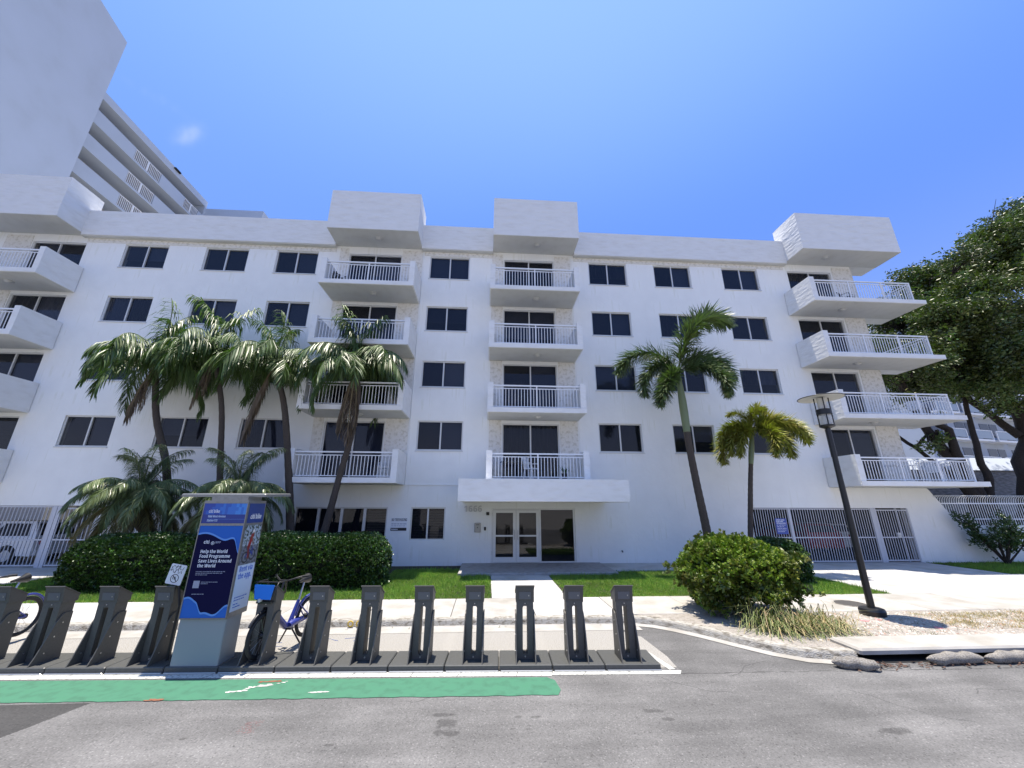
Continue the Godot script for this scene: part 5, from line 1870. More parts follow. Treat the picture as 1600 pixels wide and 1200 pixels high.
func balcony_furniture() -> void:
	var wp := mat(0.75, 0.75, 0.74, 0.4)
	var dk := mat(0.03, 0.03, 0.032, 0.6)
	var y := SLABS
	chair("balcony_chair", "white plastic chair on the lowest balcony of the left palm stack", Vector3(-4.1, y[0] + 0.19, 0.75), -1.2, wp)
	chair("balcony_chair", "white chair on the centre balcony right above the entrance canopy", Vector3(1.75, y[0] + 0.19, 0.85), 0.9, wp)
	table("dark table on the centre balcony above the entrance canopy", Vector3(0.95, y[0] + 0.19, 0.7), dk)
	table("white table on the lowest right hand balcony", Vector3(17.7, y[0] + 0.19, 0.75), wp)
	chair("balcony_chair", "white chair at the right end of the lowest right hand balcony", Vector3(19.2, y[0] + 0.19, 0.8), -1.0, wp)
	chair("balcony_chair", "white chair on the second lowest right hand balcony", Vector3(18.1, y[1] + 0.19, 0.8), 0.8, wp)
	chair("balcony_chair", "second white chair at the railing of the second lowest right balcony", Vector3(19.2, y[1] + 0.19, 0.8), -0.9, wp)
	chair("balcony_chair", "dark lounge chair on the left of the top balcony above the palms", Vector3(-6.9, y[3] + 0.19, 0.9), 0.9, dk)
	chair("balcony_chair", "dark chair behind the railing of the top right balcony", Vector3(17.5, y[3] + 0.19, 0.8), 0.4, dk)
	var p := thing("potted_plant", "small dark potted plant behind the railing above the entrance", "potted plant", Vector3(3.05, y[0] + 0.19, 1.1))
	var g := Geo.new()
	g.lathe(Transform3D(), [Vector2(0.09, 0.0), Vector2(0.13, 0.24), Vector2(0.11, 0.24), Vector2(0.1, 0.2), Vector2(0.0, 0.2)], 14)
	part("pot", g, dk, p)
	g = Geo.new()
	for k in 30:
		var a := rng.randf() * TAU
		var q := Vector3(cos(a), rng.randf_range(0.8, 2.4), sin(a)).normalized()
		blade(g, Vector3(0, 0.2, 0), q, rng.randf_range(0.25, 0.5), 0.03, 0.3)
	part("leaves", g, M.hedge_leaf, p)

# ------------------------------------------------------------------ plants
# one narrow leaf that bends down by sag
func blade(g: Geo, at: Vector3, dir: Vector3, length: float, width: float, sag: float, side: Vector3 = Vector3.ZERO) -> void:
	var s := side if side != Vector3.ZERO else dir.cross(Vector3.UP)
	if s.length() < 0.01:
		s = Vector3.RIGHT
	s = s.normalized() * width * 0.5
	var d2 := (dir + Vector3.DOWN * sag * 0.5).normalized()
	var d3 := (dir + Vector3.DOWN * sag * 1.4).normalized()
	var m := at + d2 * length * 0.5
	var e := m + d3 * length * 0.5
	var n1 := s.cross(d2).normalized()
	var n2 := s.cross(d3).normalized()
	if n1.y < 0:
		s = -s
		n1 = -n1
		n2 = -n2
	var i := g.vert(at - s * 0.5, n1); g.vert(at + s * 0.5, n1); g.vert(m - s, n1); g.vert(m + s, n1); g.vert(e, n2)
	g.idx.append_array([i, i + 3, i + 1, i, i + 2, i + 3, i + 2, i + 4, i + 3])

# a feather frond growing along +x from its base; the curve starts at elev and bends down
func frond(length: float, elev: float, bend: float, leaflets: int, leaf_len: float, mode: int, r: RandomNumberGenerator) -> ArrayMesh:
	var g := Geo.new()
	var n := 14
	var pts := []
	var rad := []
	var dirs := []
	var p := Vector3.ZERO
	var twist := r.randf_range(-0.12, 0.12)
	for k in n + 1:
		var t := float(k) / n
		var a := elev - bend * pow(t, 2.0 if elev > 1.3 else 1.0)
		var d := Vector3(cos(a), sin(a), twist * t).normalized()
		pts.append(p)
		dirs.append(d)
		rad.append(lerpf(0.028, 0.006, t))
		p += d * length / n
	g.col = Color(0.95, 0.95, 0.7)
	g.tube(pts, rad, 5)
	for k in leaflets:
		var t := lerpf(0.10, 0.995, (k + r.randf() * 0.6) / leaflets)
		var f := t * n
		var i := mini(int(f), n - 1)
		var at: Vector3 = pts[i].lerp(pts[i + 1], f - i)
		var d: Vector3 = dirs[i]
		var side := d.cross(Vector3.UP).normalized()
		var up := side.cross(d).normalized()
		var ll := leaf_len * (0.55 + 0.75 * sin(PI * pow(t, 0.75))) * r.randf_range(0.8, 1.1)
		var tone := r.randf_range(0.5, 1.45)
		g.col = Color(tone * r.randf_range(0.9, 1.15), tone, tone * 0.9)
		if mode == 1:
			# foxtail: leaflets stand out all round the rib
			for q in 4:
				var w := r.randf() * TAU
				var out := (side * cos(w) + up * sin(w))
				var lf := leaf_len * r.randf_range(0.75, 1.1) * (1.0 if t < 0.8 else 1.0 - 2.5 * (t - 0.8))
				blade(g, at, (out + d * r.randf_range(0.35, 1.0)).normalized(), lf, 0.05, r.randf_range(0.0, 0.5), d.cross(out))
		else:
			var s := 1.0 if k % 2 == 0 else -1.0
			var lift := r.randf_range(0.0, 0.45) if mode == 0 else r.randf_range(-0.6, 0.1)
			var fw := lerpf(0.35, 1.1, t) * r.randf_range(0.8, 1.2)
			var sag := r.randf_range(0.8, 2.0)
			if mode == 0 and leaf_len > 0.5: sag = r.randf_range(1.0, 3.4)
			if mode == 2: sag = r.randf_range(2.0, 5.0)
			var dv := (side * s + d * fw + up * lift).normalized()
			blade(g, at, dv, ll, 0.042 if leaf_len > 0.5 else 0.02, sag, dv.cross(Vector3.UP).normalized().rotated(dv, r.randf_range(-0.8, 0.8)))
	return g.mesh()

var sets := {}

func frond_sets() -> void:
	var r := RandomNumberGenerator.new()
	r.seed = 31
	var fans := {"palm": [[1.45, 1.5], [1.15, 2.4], [0.85, 2.55], [0.5, 2.4], [0.0, 1.75], [-0.6, 0.95]], "fox": [[1.45, 2.2], [1.1, 2.5], [0.75, 2.5], [0.35, 2.2], [-0.1, 1.6], [-0.6, 0.95]],
		"date": [[1.4, 1.7], [1.1, 2.0], [0.8, 2.1], [0.4, 2.0], [0.0, 1.6], [-0.4, 1.2]], "young": [[1.45, 2.3], [1.1, 2.5], [0.75, 2.4], [0.35, 2.2], [-0.1, 1.6], [-0.6, 0.95]]}
	for kind in [["palm", 2.75, 118, 0.78, 0], ["fox", 3.0, 135, 0.66, 1], ["date", 2.0, 250, 0.44, 0], ["young", 2.35, 115, 0.56, 1]]:
		var l := []
		for f in fans[kind[0]]:
			var v := []
			for q in 2:
				v.append(frond(kind[1] * r.randf_range(0.92, 1.08), f[0] + r.randf_range(-0.1, 0.1), f[1] * r.randf_range(0.9, 1.1), kind[2], kind[3], kind[4], r))
			l.append(v)
		sets[kind[0]] = l
	var dead := []
	for q in 3:
		dead.append(frond(2.3 * r.randf_range(0.85, 1.1), -1.25, 0.3, 110, 0.55, 2, r))
	sets["dead"] = dead

func palm(label: String, kind: String, pts: Array, r0: float, r1: float, crown: Array, dead: Array, shaft: float, leafm: Material, scale: float = 1.0) -> Node3D:
	var base: Vector3 = pts[0]
	var t := thing("palm_tree", label, "palm tree", base, 0.0, "palms before the facade")
	var g := Geo.new()
	var c3 := Curve3D.new()
	for k in pts.size():
		var tan: Vector3 = (pts[mini(k + 1, pts.size() - 1)] - pts[maxi(k - 1, 0)]) * 0.18
		c3.add_point(pts[k] - base, -tan, tan)
	var L := c3.get_baked_length()
	var path := []
	var rad := []
	var n := 40
	for k in n + 1:
		var f := float(k) / n
		path.append(c3.sample_baked(L * f))
		rad.append(lerpf(r0, r1, pow(f, 0.8)) * (1.25 - 0.25 * minf(1.0, f * 6.0)) * (1.0 + (0.035 if k % 2 == 0 else -0.02)))
	g.tube(path, rad, 12)
	part("trunk", g, M.trunk, t)
	var top: Vector3 = path[n]
	var dir: Vector3 = (path[n] - path[n - 3]).normalized()
	if shaft > 0.0:
		g = Geo.new()
		var sp := []
		var sr := []
		for k in 7:
			var f := k / 6.0
			sp.append(top + dir * shaft * f)
			sr.append(r1 * (1.05 + 0.35 * sin(PI * minf(1.0, f * 1.15)) - 0.35 * f))
		g.tube(sp, sr, 12)
		part("crownshaft", g, M.crownshaft, t)
		top += dir * shaft
	var m: Array = sets[kind]
	for f in crown:
		# f = [azimuth in degrees, ring 0..5, size]
		var b := Basis(Vector3.UP, deg_to_rad(f[0])) * Basis(Vector3.RIGHT, rng.randf_range(-0.25, 0.25))
		var s: float = scale * (f[2] if f.size() > 2 else 1.0)
		put("frond", m[f[1]][rng.randi() % 2], M.date_old if kind == "date" and f[1] >= 4 else leafm, t, Transform3D(b.scaled(Vector3.ONE * s), top + Vector3(0, -0.02 * f[1], 0)))
	for f in dead:
		var b := Basis(Vector3.UP, deg_to_rad(f[0]))
		put("dead_frond", sets["dead"][rng.randi() % 3], M.dead, t, Transform3D(b.scaled(Vector3.ONE * f[1]), top + Vector3(0, -0.25, 0)))
	return t

func fan_crown(n: int, rings: Array, turn: float) -> Array:
	var o := []
	var k := 0
	for q in rings:
		for j in q[1]:
			o.append([turn + 137.5 * k + rng.randf_range(-12, 12), q[0], rng.randf_range(0.88, 1.08)])
			k += 1
	return o

func palms() -> void:
	frond_sets()
	var z := 1.6
	palm("leftmost tall feather palm with shaggy dead fronds under its crown", "palm", [Vector3(-11.0, 0.12, z), Vector3(-11.05, 1.3, z), Vector3(-11.6, 3.6, z), Vector3(-12.45, 5.5, z), Vector3(-12.95, 7.35, z)], 0.15, 0.10, fan_crown(17, [[0, 4], [1, 6], [2, 6], [3, 4], [4, 3]], 20), [[205, 0.9], [250, 1.0], [300, 0.7]], 0.35, M.palm)
	palm("second feather palm from the left, with a thin straight trunk", "palm", [Vector3(-9.2, 0.12, z + 0.1), Vector3(-9.4, 2.0, z + 0.1), Vector3(-9.75, 4.0, z + 0.1), Vector3(-10.15, 6.0, z + 0.1), Vector3(-10.75, 7.7, z + 0.1)], 0.12, 0.085, fan_crown(15, [[0, 4], [1, 5], [2, 5], [3, 4], [4, 2]], 75), [[185, 0.85], [300, 0.6]], 0.35, M.palm)
	palm("third feather palm from the left, one long dead frond hanging on its left", "palm", [Vector3(-6.7, 0.12, z), Vector3(-6.9, 1.5, z), Vector3(-7.45, 4.2, z), Vector3(-7.95, 6.2, z), Vector3(-8.45, 7.3, z)], 0.15, 0.10, fan_crown(17, [[0, 4], [1, 6], [2, 6], [3, 4], [4, 2]], 140), [[190, 1.2], [200, 1.05], [240, 0.6]], 0.4, M.palm)
	palm("feather palm leaning right in front of the left balconies, skirt of dead fronds", "palm", [Vector3(-6.1, 0.12, z), Vector3(-5.75, 1.4, z), Vector3(-5.45, 3.4, z), Vector3(-5.2, 5.0, z), Vector3(-5.15, 6.5, z), Vector3(-5.3, 7.3, z)], 0.14, 0.09, fan_crown(17, [[0, 4], [1, 6], [2, 6], [3, 4], [4, 2]], 200), [[215, 0.9], [250, 1.15], [285, 1.25], [325, 1.0]], 0.35, M.palm)
	palm("short stout date palm with a bent trunk behind the left hedge", "date", [Vector3(-10.5, 0.12, 2.55), Vector3(-10.65, 1.2, 2.55), Vector3(-11.2, 1.75, 2.55), Vector3(-11.5, 2.6, 2.55)], 0.11, 0.17, fan_crown(30, [[0, 6], [1, 10], [2, 11], [3, 10], [4, 8], [5, 5]], 0), [[200, 0.36], [240, 0.42], [285, 0.4], [330, 0.36]], 0.0, M.date)
	palm("short date palm directly behind the kiosk roof", "date", [Vector3(-8.0, 0.12, 2.55), Vector3(-8.1, 1.4, 2.55), Vector3(-8.35, 2.6, 2.55)], 0.13, 0.16, fan_crown(30, [[0, 6], [1, 10], [2, 11], [3, 10], [4, 7], [5, 4]], 40), [], 0.0, M.date)
	palm("tall foxtail palm with bushy drooping fronds right of the entrance", "fox", [Vector3(8.0, 0.12, 2.2), Vector3(7.95, 1.4, 2.2), Vector3(7.8, 3.2, 2.2), Vector3(7.72, 4.4, 2.2), Vector3(7.70, 5.1, 2.2)], 0.16, 0.125, [[12, 0, 1.3], [178, 1, 1.0], [196, 2, 0.9], [230, 4, 0.85], [338, 2, 0.95], [2, 1, 1.0], [318, 3, 0.85], [100, 2, 0.8]], [], 2.45, M.foxtail)
	palm("smaller yellow green foxtail palm between the tall palm and the lamp", "young", [Vector3(9.35, 0.12, 2.2), Vector3(9.6, 1.6, 2.2), Vector3(9.9, 3.2, 2.2), Vector3(10.05, 3.9, 2.2)], 0.10, 0.08, [[20, 0, 0.66], [150, 0, 0.55], [215, 3, 0.8], [305, 3, 0.85], [182, 2, 0.8], [200, 3, 0.85], [170, 3, 0.95], [280, 3, 0.85], [325, 2, 0.95], [345, 2, 1.05], [2, 1, 0.95], [110, 2, 0.7]], [], 1.35, leaf_mat(0.33, 0.31, 0.065, 0.45, 0.8))

# a small tuft of leaves to be set out many times
func leaf_tuft(n: int, spread: float, length: float, width: float, flat: bool, sd: int) -> ArrayMesh:
	var r := RandomNumberGenerator.new()
	r.seed = sd
	var g := Geo.new()
	for k in n:
		var d := Vector3(r.randf_range(-1, 1), r.randf_range(-0.35, 1.0), r.randf_range(-1, 1)).normalized()
		var at := Vector3(r.randf_range(-1, 1), r.randf_range(-1, 1), r.randf_range(-1, 1)) * spread
		var s := d.cross(Vector3(r.randf_range(-1, 1), r.randf_range(-0.2, 0.6) if flat else r.randf_range(-1, 1), r.randf_range(-1, 1))).normalized()
		var nn := s.cross(d).normalized()
		if nn.y < 0:
			s = -s
			nn = -nn
		var tone := r.randf_range(0.65, 1.35)
		g.col = Color(tone * r.randf_range(0.85, 1.25), tone, tone * 0.85)
		var l := length * r.randf_range(0.7, 1.15)
		var w := width * r.randf_range(0.8, 1.1)
		var m := at + d * l * 0.5
		var e := at + d * l - nn * l * 0.12
		var i := g.vert(at, nn); g.vert(m + s * w * 0.5 - nn * l * 0.03, (nn + s * 0.35).normalized()); g.vert(m, nn); g.vert(m - s * w * 0.5 - nn * l * 0.03, (nn - s * 0.35).normalized()); g.vert(e, nn)
		g.idx.append_array([i, i + 2, i + 1, i + 1, i + 2, i + 4, i, i + 3, i + 2, i + 3, i + 4, i + 2])
	return g.mesh()

func tint(lo: float, hi: float, warm: float) -> Color:
	var t := rng.randf_range(lo, hi)
	return Color(t * (1.0 + warm * rng.randf_range(-0.5, 1.0)), t, t * rng.randf_range(0.75, 1.0))

# a clipped hedge: rounded box of leaves over a dark core
func hedge(called: String, label: String, a: Vector3, b: Vector3, round: float, density: float, mt: Material, mesh: Mesh) -> void:
	var h := thing(called, label, "hedge", Vector3((a.x + b.x) / 2, a.y, (a.z + b.z) / 2))
	var half := (b - a) * 0.5
	var c := Vector3(0, half.y, 0)
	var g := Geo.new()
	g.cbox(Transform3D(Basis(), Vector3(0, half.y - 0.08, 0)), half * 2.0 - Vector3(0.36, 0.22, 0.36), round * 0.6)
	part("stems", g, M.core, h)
	var xf := []
	var cols := []
	var nz := noise(FastNoiseLite.TYPE_SIMPLEX_SMOOTH, 0.7, 3, 5)
	var area := 4 * half.x * half.z + 4 * half.x * half.y + 4 * half.z * half.y
	var n := int(area * density)
	while xf.size() < n:
		# a point on the box, then rounded off
		var p := Vector3(rng.randf_range(-1, 1) * half.x, rng.randf_range(-1, 1) * half.y, rng.randf_range(-1, 1) * half.z)
		var w := rng.randf() * area
		if w < 4 * half.x * half.z:
			p.y = half.y
		elif w < 4 * half.x * half.z + 4 * half.x * half.y:
			p.z = half.z * (1.0 if rng.randf() < 0.6 else -1.0)
		else:
			p.x = half.x * (1.0 if rng.randf() < 0.5 else -1.0)
		var q := p.clamp(-half + Vector3(round, 0, round), half - Vector3(round, round, round))
		if p.y < -half.y + round: q.y = p.y
		var o := p - q
		if o.length() > 0.001:
			p = q + o.normalized() * minf(o.length(), round)
		var nn := o.normalized()
		p += nn * (0.10 * nz.get_noise_3d(p.x + a.x, p.y, p.z) + rng.randf_range(-0.10, 0.035))
		var bs := Basis(Vector3.UP, rng.randf() * TAU)
		if nn.length() > 0.5:
			bs = Basis(Quaternion(Vector3.UP, (nn + Vector3.UP * 0.6).normalized())) * bs
		xf.append(Transform3D(bs.scaled(Vector3.ONE * rng.randf_range(0.75, 1.2)), c + p))
		cols.append(tint(0.6, 1.35, 0.2) if rng.randf() > 0.06 else Color(2.0, 2.1, 1.0))
	many("foliage", mesh, mt, xf, cols, h)

func hedges() -> void:
	var m := leaf_tuft(9, 0.05, 0.085, 0.05, true, 4)
	hedge("clipped_hedge", "long dark clipped hedge behind the left bike docks and kiosk", Vector3(-11.75, 0.1, 2.7), Vector3(-3.0, 1.48, 4.55), 0.72, 320.0, M.hedge_leaf, m)
	hedge("round_shrub", "dark rounded shrub by the barred gate, behind the big bush", Vector3(8.45, 0.1, 2.9), Vector3(10.2, 1.3, 4.3), 0.62, 300.0, M.hedge_leaf, m)

func shrubs() -> void:
	# the big leafy bush on the kerb bulge
	var b := thing("leafy_bush", "large round bright green bush on the kerb corner right of the docks", "bush", Vector3(5.75, 0.12, 7.15))
	var m := leaf_tuft(9, 0.065, 0.10, 0.07, true, 9)
	var xf := []
	var cols := []
	var nz := noise(FastNoiseLite.TYPE_SIMPLEX_SMOOTH, 0.9, 3, 12)
	while xf.size() < 5600:
		var d := Vector3(rng.randfn(), rng.randfn(), rng.randfn()).normalized()
		if d.y < -0.75: continue
		var f := pow(rng.randf(), 0.28)
		var w := 1.0 + 0.75 * nz.get_noise_3d(d.x * 2.0, d.y * 2.0, d.z * 2.0) + 0.16 * nz.get_noise_3d(d.x * 6, d.y * 6, d.z * 6)
		var p := Vector3(d.x * 1.14, 0.74 + d.y * 0.70, d.z * 0.9)
		p = Vector3(0, 0.74, 0) + (p - Vector3(0, 0.74, 0)) * f * w
		if p.y < 0.02: continue
		xf.append(Transform3D((Basis(Quaternion(Vector3.UP, (d + Vector3.UP * 0.8).normalized())) * Basis(Vector3.UP, rng.randf() * TAU)).scaled(Vector3.ONE * rng.randf_range(0.7, 1.25)), p))
		cols.append(tint(0.65, 1.5, 0.35))
	# shoots that stick out
	for k in 380:
		var d := Vector3(rng.randfn(), absf(rng.randfn()) + 0.2, rng.randfn()).normalized()
		for q in 3:
			xf.append(Transform3D(Basis(Vector3.UP, rng.randf() * TAU).scaled(Vector3.ONE * 0.7), Vector3(d.x * 1.16, 0.72 + d.y * 0.74, d.z * 0.9) * (0.98 + 0.07 * q) - Vector3(0, 0.03 * q, 0)))
			cols.append(Color(1.75, 1.75, 0.9))
	many("foliage", m, M.leaf, xf, cols, b)
	var g := Geo.new()
	for k in 30:
		var d := Vector3(rng.randf_range(-1, 1), rng.randf_range(0.4, 1.2), rng.randf_range(-0.8, 0.8)).normalized()
		g.tube([Vector3(d.x * 0.1, 0, d.z * 0.1), d * 0.5, d * 1.0 + Vector3(0, 0.1, 0)], [0.016, 0.012, 0.006], 5)
	part("stems", g, M.bark, b)
	# long grass spilling over the kerb in front of it
	var o := thing("ornamental_grass", "clump of long green and straw coloured grass spilling over the kerb", "grass clump", Vector3(6.05, 0.12, 8.35))
	g = Geo.new()
	var gs := Geo.new()
	for k in 2300:
		var t := rng.randf()
		var at := Vector3(lerpf(-0.75, 0.95, t) + rng.randf_range(-0.15, 0.15), 0.0, lerpf(-0.05, 0.05, t) + rng.randf_range(-0.4, 0.35) - 0.15 * absf(t - 0.5))
		var d := Vector3(rng.randfn() * 0.5, rng.randf_range(0.5, 1.2), rng.randfn() * 0.4 + 0.35).normalized()
		var dry := rng.randf() < 0.25 + 0.5 * t
		var w := g if not dry else gs
		w.col = tint(0.7, 1.2, 0.2)
		blade(w, at, d, rng.randf_range(0.5, 1.2) * (1.0 - 0.35 * t), 0.013, rng.randf_range(0.6, 2.4))
	part("green_blades", g, leaf_mat(0.17, 0.21, 0.08, 0.6, 0.6), o)
	part("dry_blades", gs, M.straw, o)
	# ferns behind the bush, at the foot of the palm
	var f := thing("fern_clump", "spiky ferns at the foot of the tall foxtail palm", "fern", Vector3(8.0, 0.12, 3.0))
	g = Geo.new()
	for k in 26:
		var a := rng.randf() * TAU
		var dir := Vector3(cos(a) * 0.5, 1.0, sin(a) * 0.5).normalized()
		var at := Vector3(rng.randf_range(-0.9, 0.7), 0.0, rng.randf_range(-0.3, 0.3))
		for q in 14:
			var t := q / 14.0
			var c := at + dir * (0.35 + 0.95 * t)
			for s in [-1.0, 1.0]:
				g.col = tint(0.8, 1.3, 0.1)
				blade(g, c, (dir.cross(Vector3.UP).normalized() * s + dir * 0.5).normalized(), 0.16 * (1.1 - t), 0.03, 0.4)
		g.bar(at, at + dir * 1.3, 0.006, 4)
	part("leaves", g, M.leaf, f)
	# bromeliads at the right end of the hedge
	for s in [[-4.35, 2.3, 1.25, 0.5, Color(0.9, 0.28, 0.3), "dark red leaved plant standing up behind the hedge's right end"], [-3.75, 2.4, 1.0, 0.4, Color(1.5, 0.9, 0.5), "small orange tipped plant behind the hedge beside the dark red one"], [-3.45, 2.5, 0.75, 0.35, Color(0.8, 0.55, 0.5), "low reddish plant nearest the hedge's rounded right corner"]]:
		var p := thing("spiky_plant", s[5], "plant", Vector3(s[0], 0.12, s[1]), 0.0)
		g = Geo.new()
		for k in 46:
			var a := rng.randf() * TAU
			var d := Vector3(cos(a), rng.randf_range(0.2, 2.0), sin(a)).normalized()
			g.col = s[4] * rng.randf_range(0.6, 1.3)
			blade(g, Vector3(rng.randf_range(-0.1, 0.1), s[2] - 0.1 + rng.randf_range(-0.2, 0.12), rng.randf_range(-0.1, 0.1)), d, s[3] * rng.randf_range(0.7, 1.1), 0.055, 0.5)
		part("leaves", g, leaf_mat(0.20, 0.15, 0.10, 0.4, 0.4), p)
		g = Geo.new()
		g.bar(Vector3(0, 0, 0), Vector3(0, s[2], 0), 0.03, 6)
		part("stem", g, M.bark, p)
	# bare little tree before the garden wall
	var y := thing("garden_shrub", "small dark branching shrub against the garden wall at the right edge", "shrub", Vector3(21.3, 0.1, 0.65))
	g = Geo.new()
	xf = []
	cols = []
	for k in 15:
		var a := rng.randf_range(0, TAU)
		var d := Vector3(cos(a) * 0.75, rng.randf_range(0.7, 1.3), sin(a) * 0.3).normalized()
		var l := rng.randf_range(1.1, 2.2)
		var kn := d * l * 0.5 + Vector3(rng.randf_range(-0.1, 0.1), 0, 0)
		var e := d * l + Vector3(cos(a) * 0.2, 0.05, 0)
		g.tube([Vector3.ZERO, kn, e], [0.04, 0.025, 0.008], 6)
		for q in 34:
			var t := rng.randf_range(0.55, 1.05)
			xf.append(Transform3D(Basis(Vector3.UP, rng.randf() * TAU), kn.lerp(e, t * 2 - 1.0) + Vector3(rng.randfn(), rng.randfn(), rng.randfn()) * 0.13))
			cols.append(tint(0.6, 1.1, 0.1))
	part("branches", g, M.bark, y)
	many("foliage", leaf_tuft(7, 0.05, 0.13, 0.05, true, 15), M.hedge_leaf, xf, cols, y)

func tufts(called: String, mesh: Mesh, mt: Material, polys: Array, density: float, lo: float, hi: float, y: float, skip: Array) -> MultiMeshInstance3D:
	var xf := []
	var cols := []
	var nz := noise(FastNoiseLite.TYPE_SIMPLEX_SMOOTH, 0.35, 3, 18)
	for p in polys:
		var n := int((p[1] - p[0]) * (p[3] - p[2]) * density)
		for k in n:
			var x := rng.randf_range(p[0], p[1])
			var z := rng.randf_range(p[2], p[3])
			var bad := false
			for s in skip:
				if x > s[0] and x < s[1] and z > s[2] and z < s[3]:
					bad = true
			if bad: continue
			var v := nz.get_noise_2d(x, z)
			xf.append(Transform3D(Basis(Vector3.UP, rng.randf() * TAU).scaled(Vector3.ONE * rng.randf_range(lo, hi) * (1.0 + 0.3 * v)), Vector3(x, y, z)))
			cols.append(tint(0.75, 1.25, 0.2) * (1.0 + 0.35 * v))
	return many(called, mesh, mt, xf, cols, self)

func grass_tuft(n: int, h: float, spread: float, sd: int) -> ArrayMesh:
	var r := RandomNumberGenerator.new()
	r.seed = sd
	var g := Geo.new()
	for k in n:
		var d := Vector3(r.randfn() * 0.45, 1.0, r.randfn() * 0.45).normalized()
		var t := r.randf_range(0.7, 1.25)
		g.col = Color(t * r.randf_range(0.85, 1.3), t, t * 0.8)
		var a := r.randf() * TAU
		blade(g, Vector3(r.randf_range(-1, 1), 0, r.randf_range(-1, 1)) * spread, d, h * r.randf_range(0.5, 1.1), 0.008, r.randf_range(0.2, 1.0), Vector3(cos(a), 0, sin(a)))
	return g.mesh()

func lawns() -> void:
	var m := grass_tuft(16, 0.13, 0.06, 3)
	var l := tufts("lawn", m, M.grass, [[-13.9, 0.14, 1.0, 5.58]], 230.0, 0.75, 1.15, 0.1, [[-11.5, -3.2, 1.0, 4.2], [-0.94, 0.2, -1, 2.37]])
	tag(l, "strip of green lawn left of the entrance walk along the sidewalk", "lawn", "", "stuff")
	l = tufts("lawn", m, M.grass, [[2.17, 10.95, 1.72, 5.58]], 230.0, 0.75, 1.15, 0.1, [[2.0, 4.57, -1, 2.37]])
	tag(l, "green lawn between the entrance walk and the right driveway", "lawn", "", "stuff")
	l = tufts("lawn", m, M.grass, [[18.4, 26.0, 0.1, 2.85]], 150.0, 0.7, 1.1, 0.1, [])
	tag(l, "shaded lawn at the foot of the garden wall on the right", "lawn", "", "stuff")
	l = tufts("dry_grass", grass_tuft(12, 0.15, 0.09, 6), M.straw, [[7.9, 20.0, 7.5, 8.6]], 90.0, 0.4, 0.95, 0.12, [[7.9, 9.3, 7.2, 8.6]])
	tag(l, "dry straw coloured grass on the planting strip right of the lamp", "dry grass", "", "stuff")
	l = tufts("weeds", grass_tuft(8, 0.13, 0.05, 8), leaf_mat(0.13, 0.14, 0.06, 0.7, 0.4), [[6.4, 9.3, 7.4, 8.9]], 14.0, 0.3, 0.9, 0.12, [])
	tag(l, "sparse low weeds on the stony ground round the lamp foot", "weeds", "", "stuff")
	l = tufts("gutter_weeds", grass_tuft(7, 0.12, 0.05, 9), leaf_mat(0.12, 0.14, 0.05, 0.7, 0.5), [[-3.0, 3.4, 7.50, 7.62]], 16.0, 0.25, 0.8, 0.01, [])
	tag(l, "scattered little weeds growing in the gutter joint along the kerb", "weeds", "", "stuff")
	# loose stones and litter of the strip
	var g := Geo.new()
	g.col = Color.WHITE
	var rs := RandomNumberGenerator.new()
	rs.seed = 4
	var pts := []
	for k in 6:
		pts.append(Vector3(cos(k * 1.047) * rs.randf_range(0.7, 1.0), 0, sin(k * 1.047) * rs.randf_range(0.7, 1.0)))
	for k in 6:
		g.tri(Vector3(0, 0.6, 0), pts[(k + 1) % 6], pts[k])
	var xf := []
	var cols := []
	for k in 3400:
		var x := rng.randf_range(5.9, 12.5)
		var z := rng.randf_range(7.35, 9.08)
		if x < 6.6 and z < 8.4: continue
		var s := rng.randf_range(0.008, 0.032)
		xf.append(Transform3D(Basis(Vector3.UP, rng.randf() * TAU).scaled(Vector3(s, s * rng.randf_range(0.5, 1.0), s)), Vector3(x, 0.12, z)))
		var t := rng.randf_range(0.45, 1.2)
		cols.append(Color(t, t * 0.96, t * 0.9) if rng.randf() > 0.18 else Color(t * 0.8, t * 0.5, t * 0.4))
	var st := mat(0.52, 0.50, 0.47, 0.95)
	st.vertex_color_use_as_albedo = true
	var o := many("gravel", g.mesh(), st, xf, cols, self)
	tag(o, "pale stones and wood chips scattered over the strip behind the inlet", "gravel", "", "stuff")
	# pink flag paint dots near the lamp
	g = Geo.new()
	for s in [[7.9, 7.95, 0.1], [8.25, 7.9, 0.08], [8.9, 8.5, 0.1]]:
		var q := []
		for k in 9:
			var a := TAU * k / 9
			q.append(Vector2(s[0] + cos(a) * s[2] * rng.randf_range(0.6, 1.2), s[1] + sin(a) * s[2] * rng.randf_range(0.4, 0.9)))
		sheet(g, q, 0.126)
	var pk := part("paint_marks", g, mat(0.6, 0.22, 0.22, 0.9))
	tag(pk, "faded pink utility paint spots on the stones by the lamp foot", "paint marks")

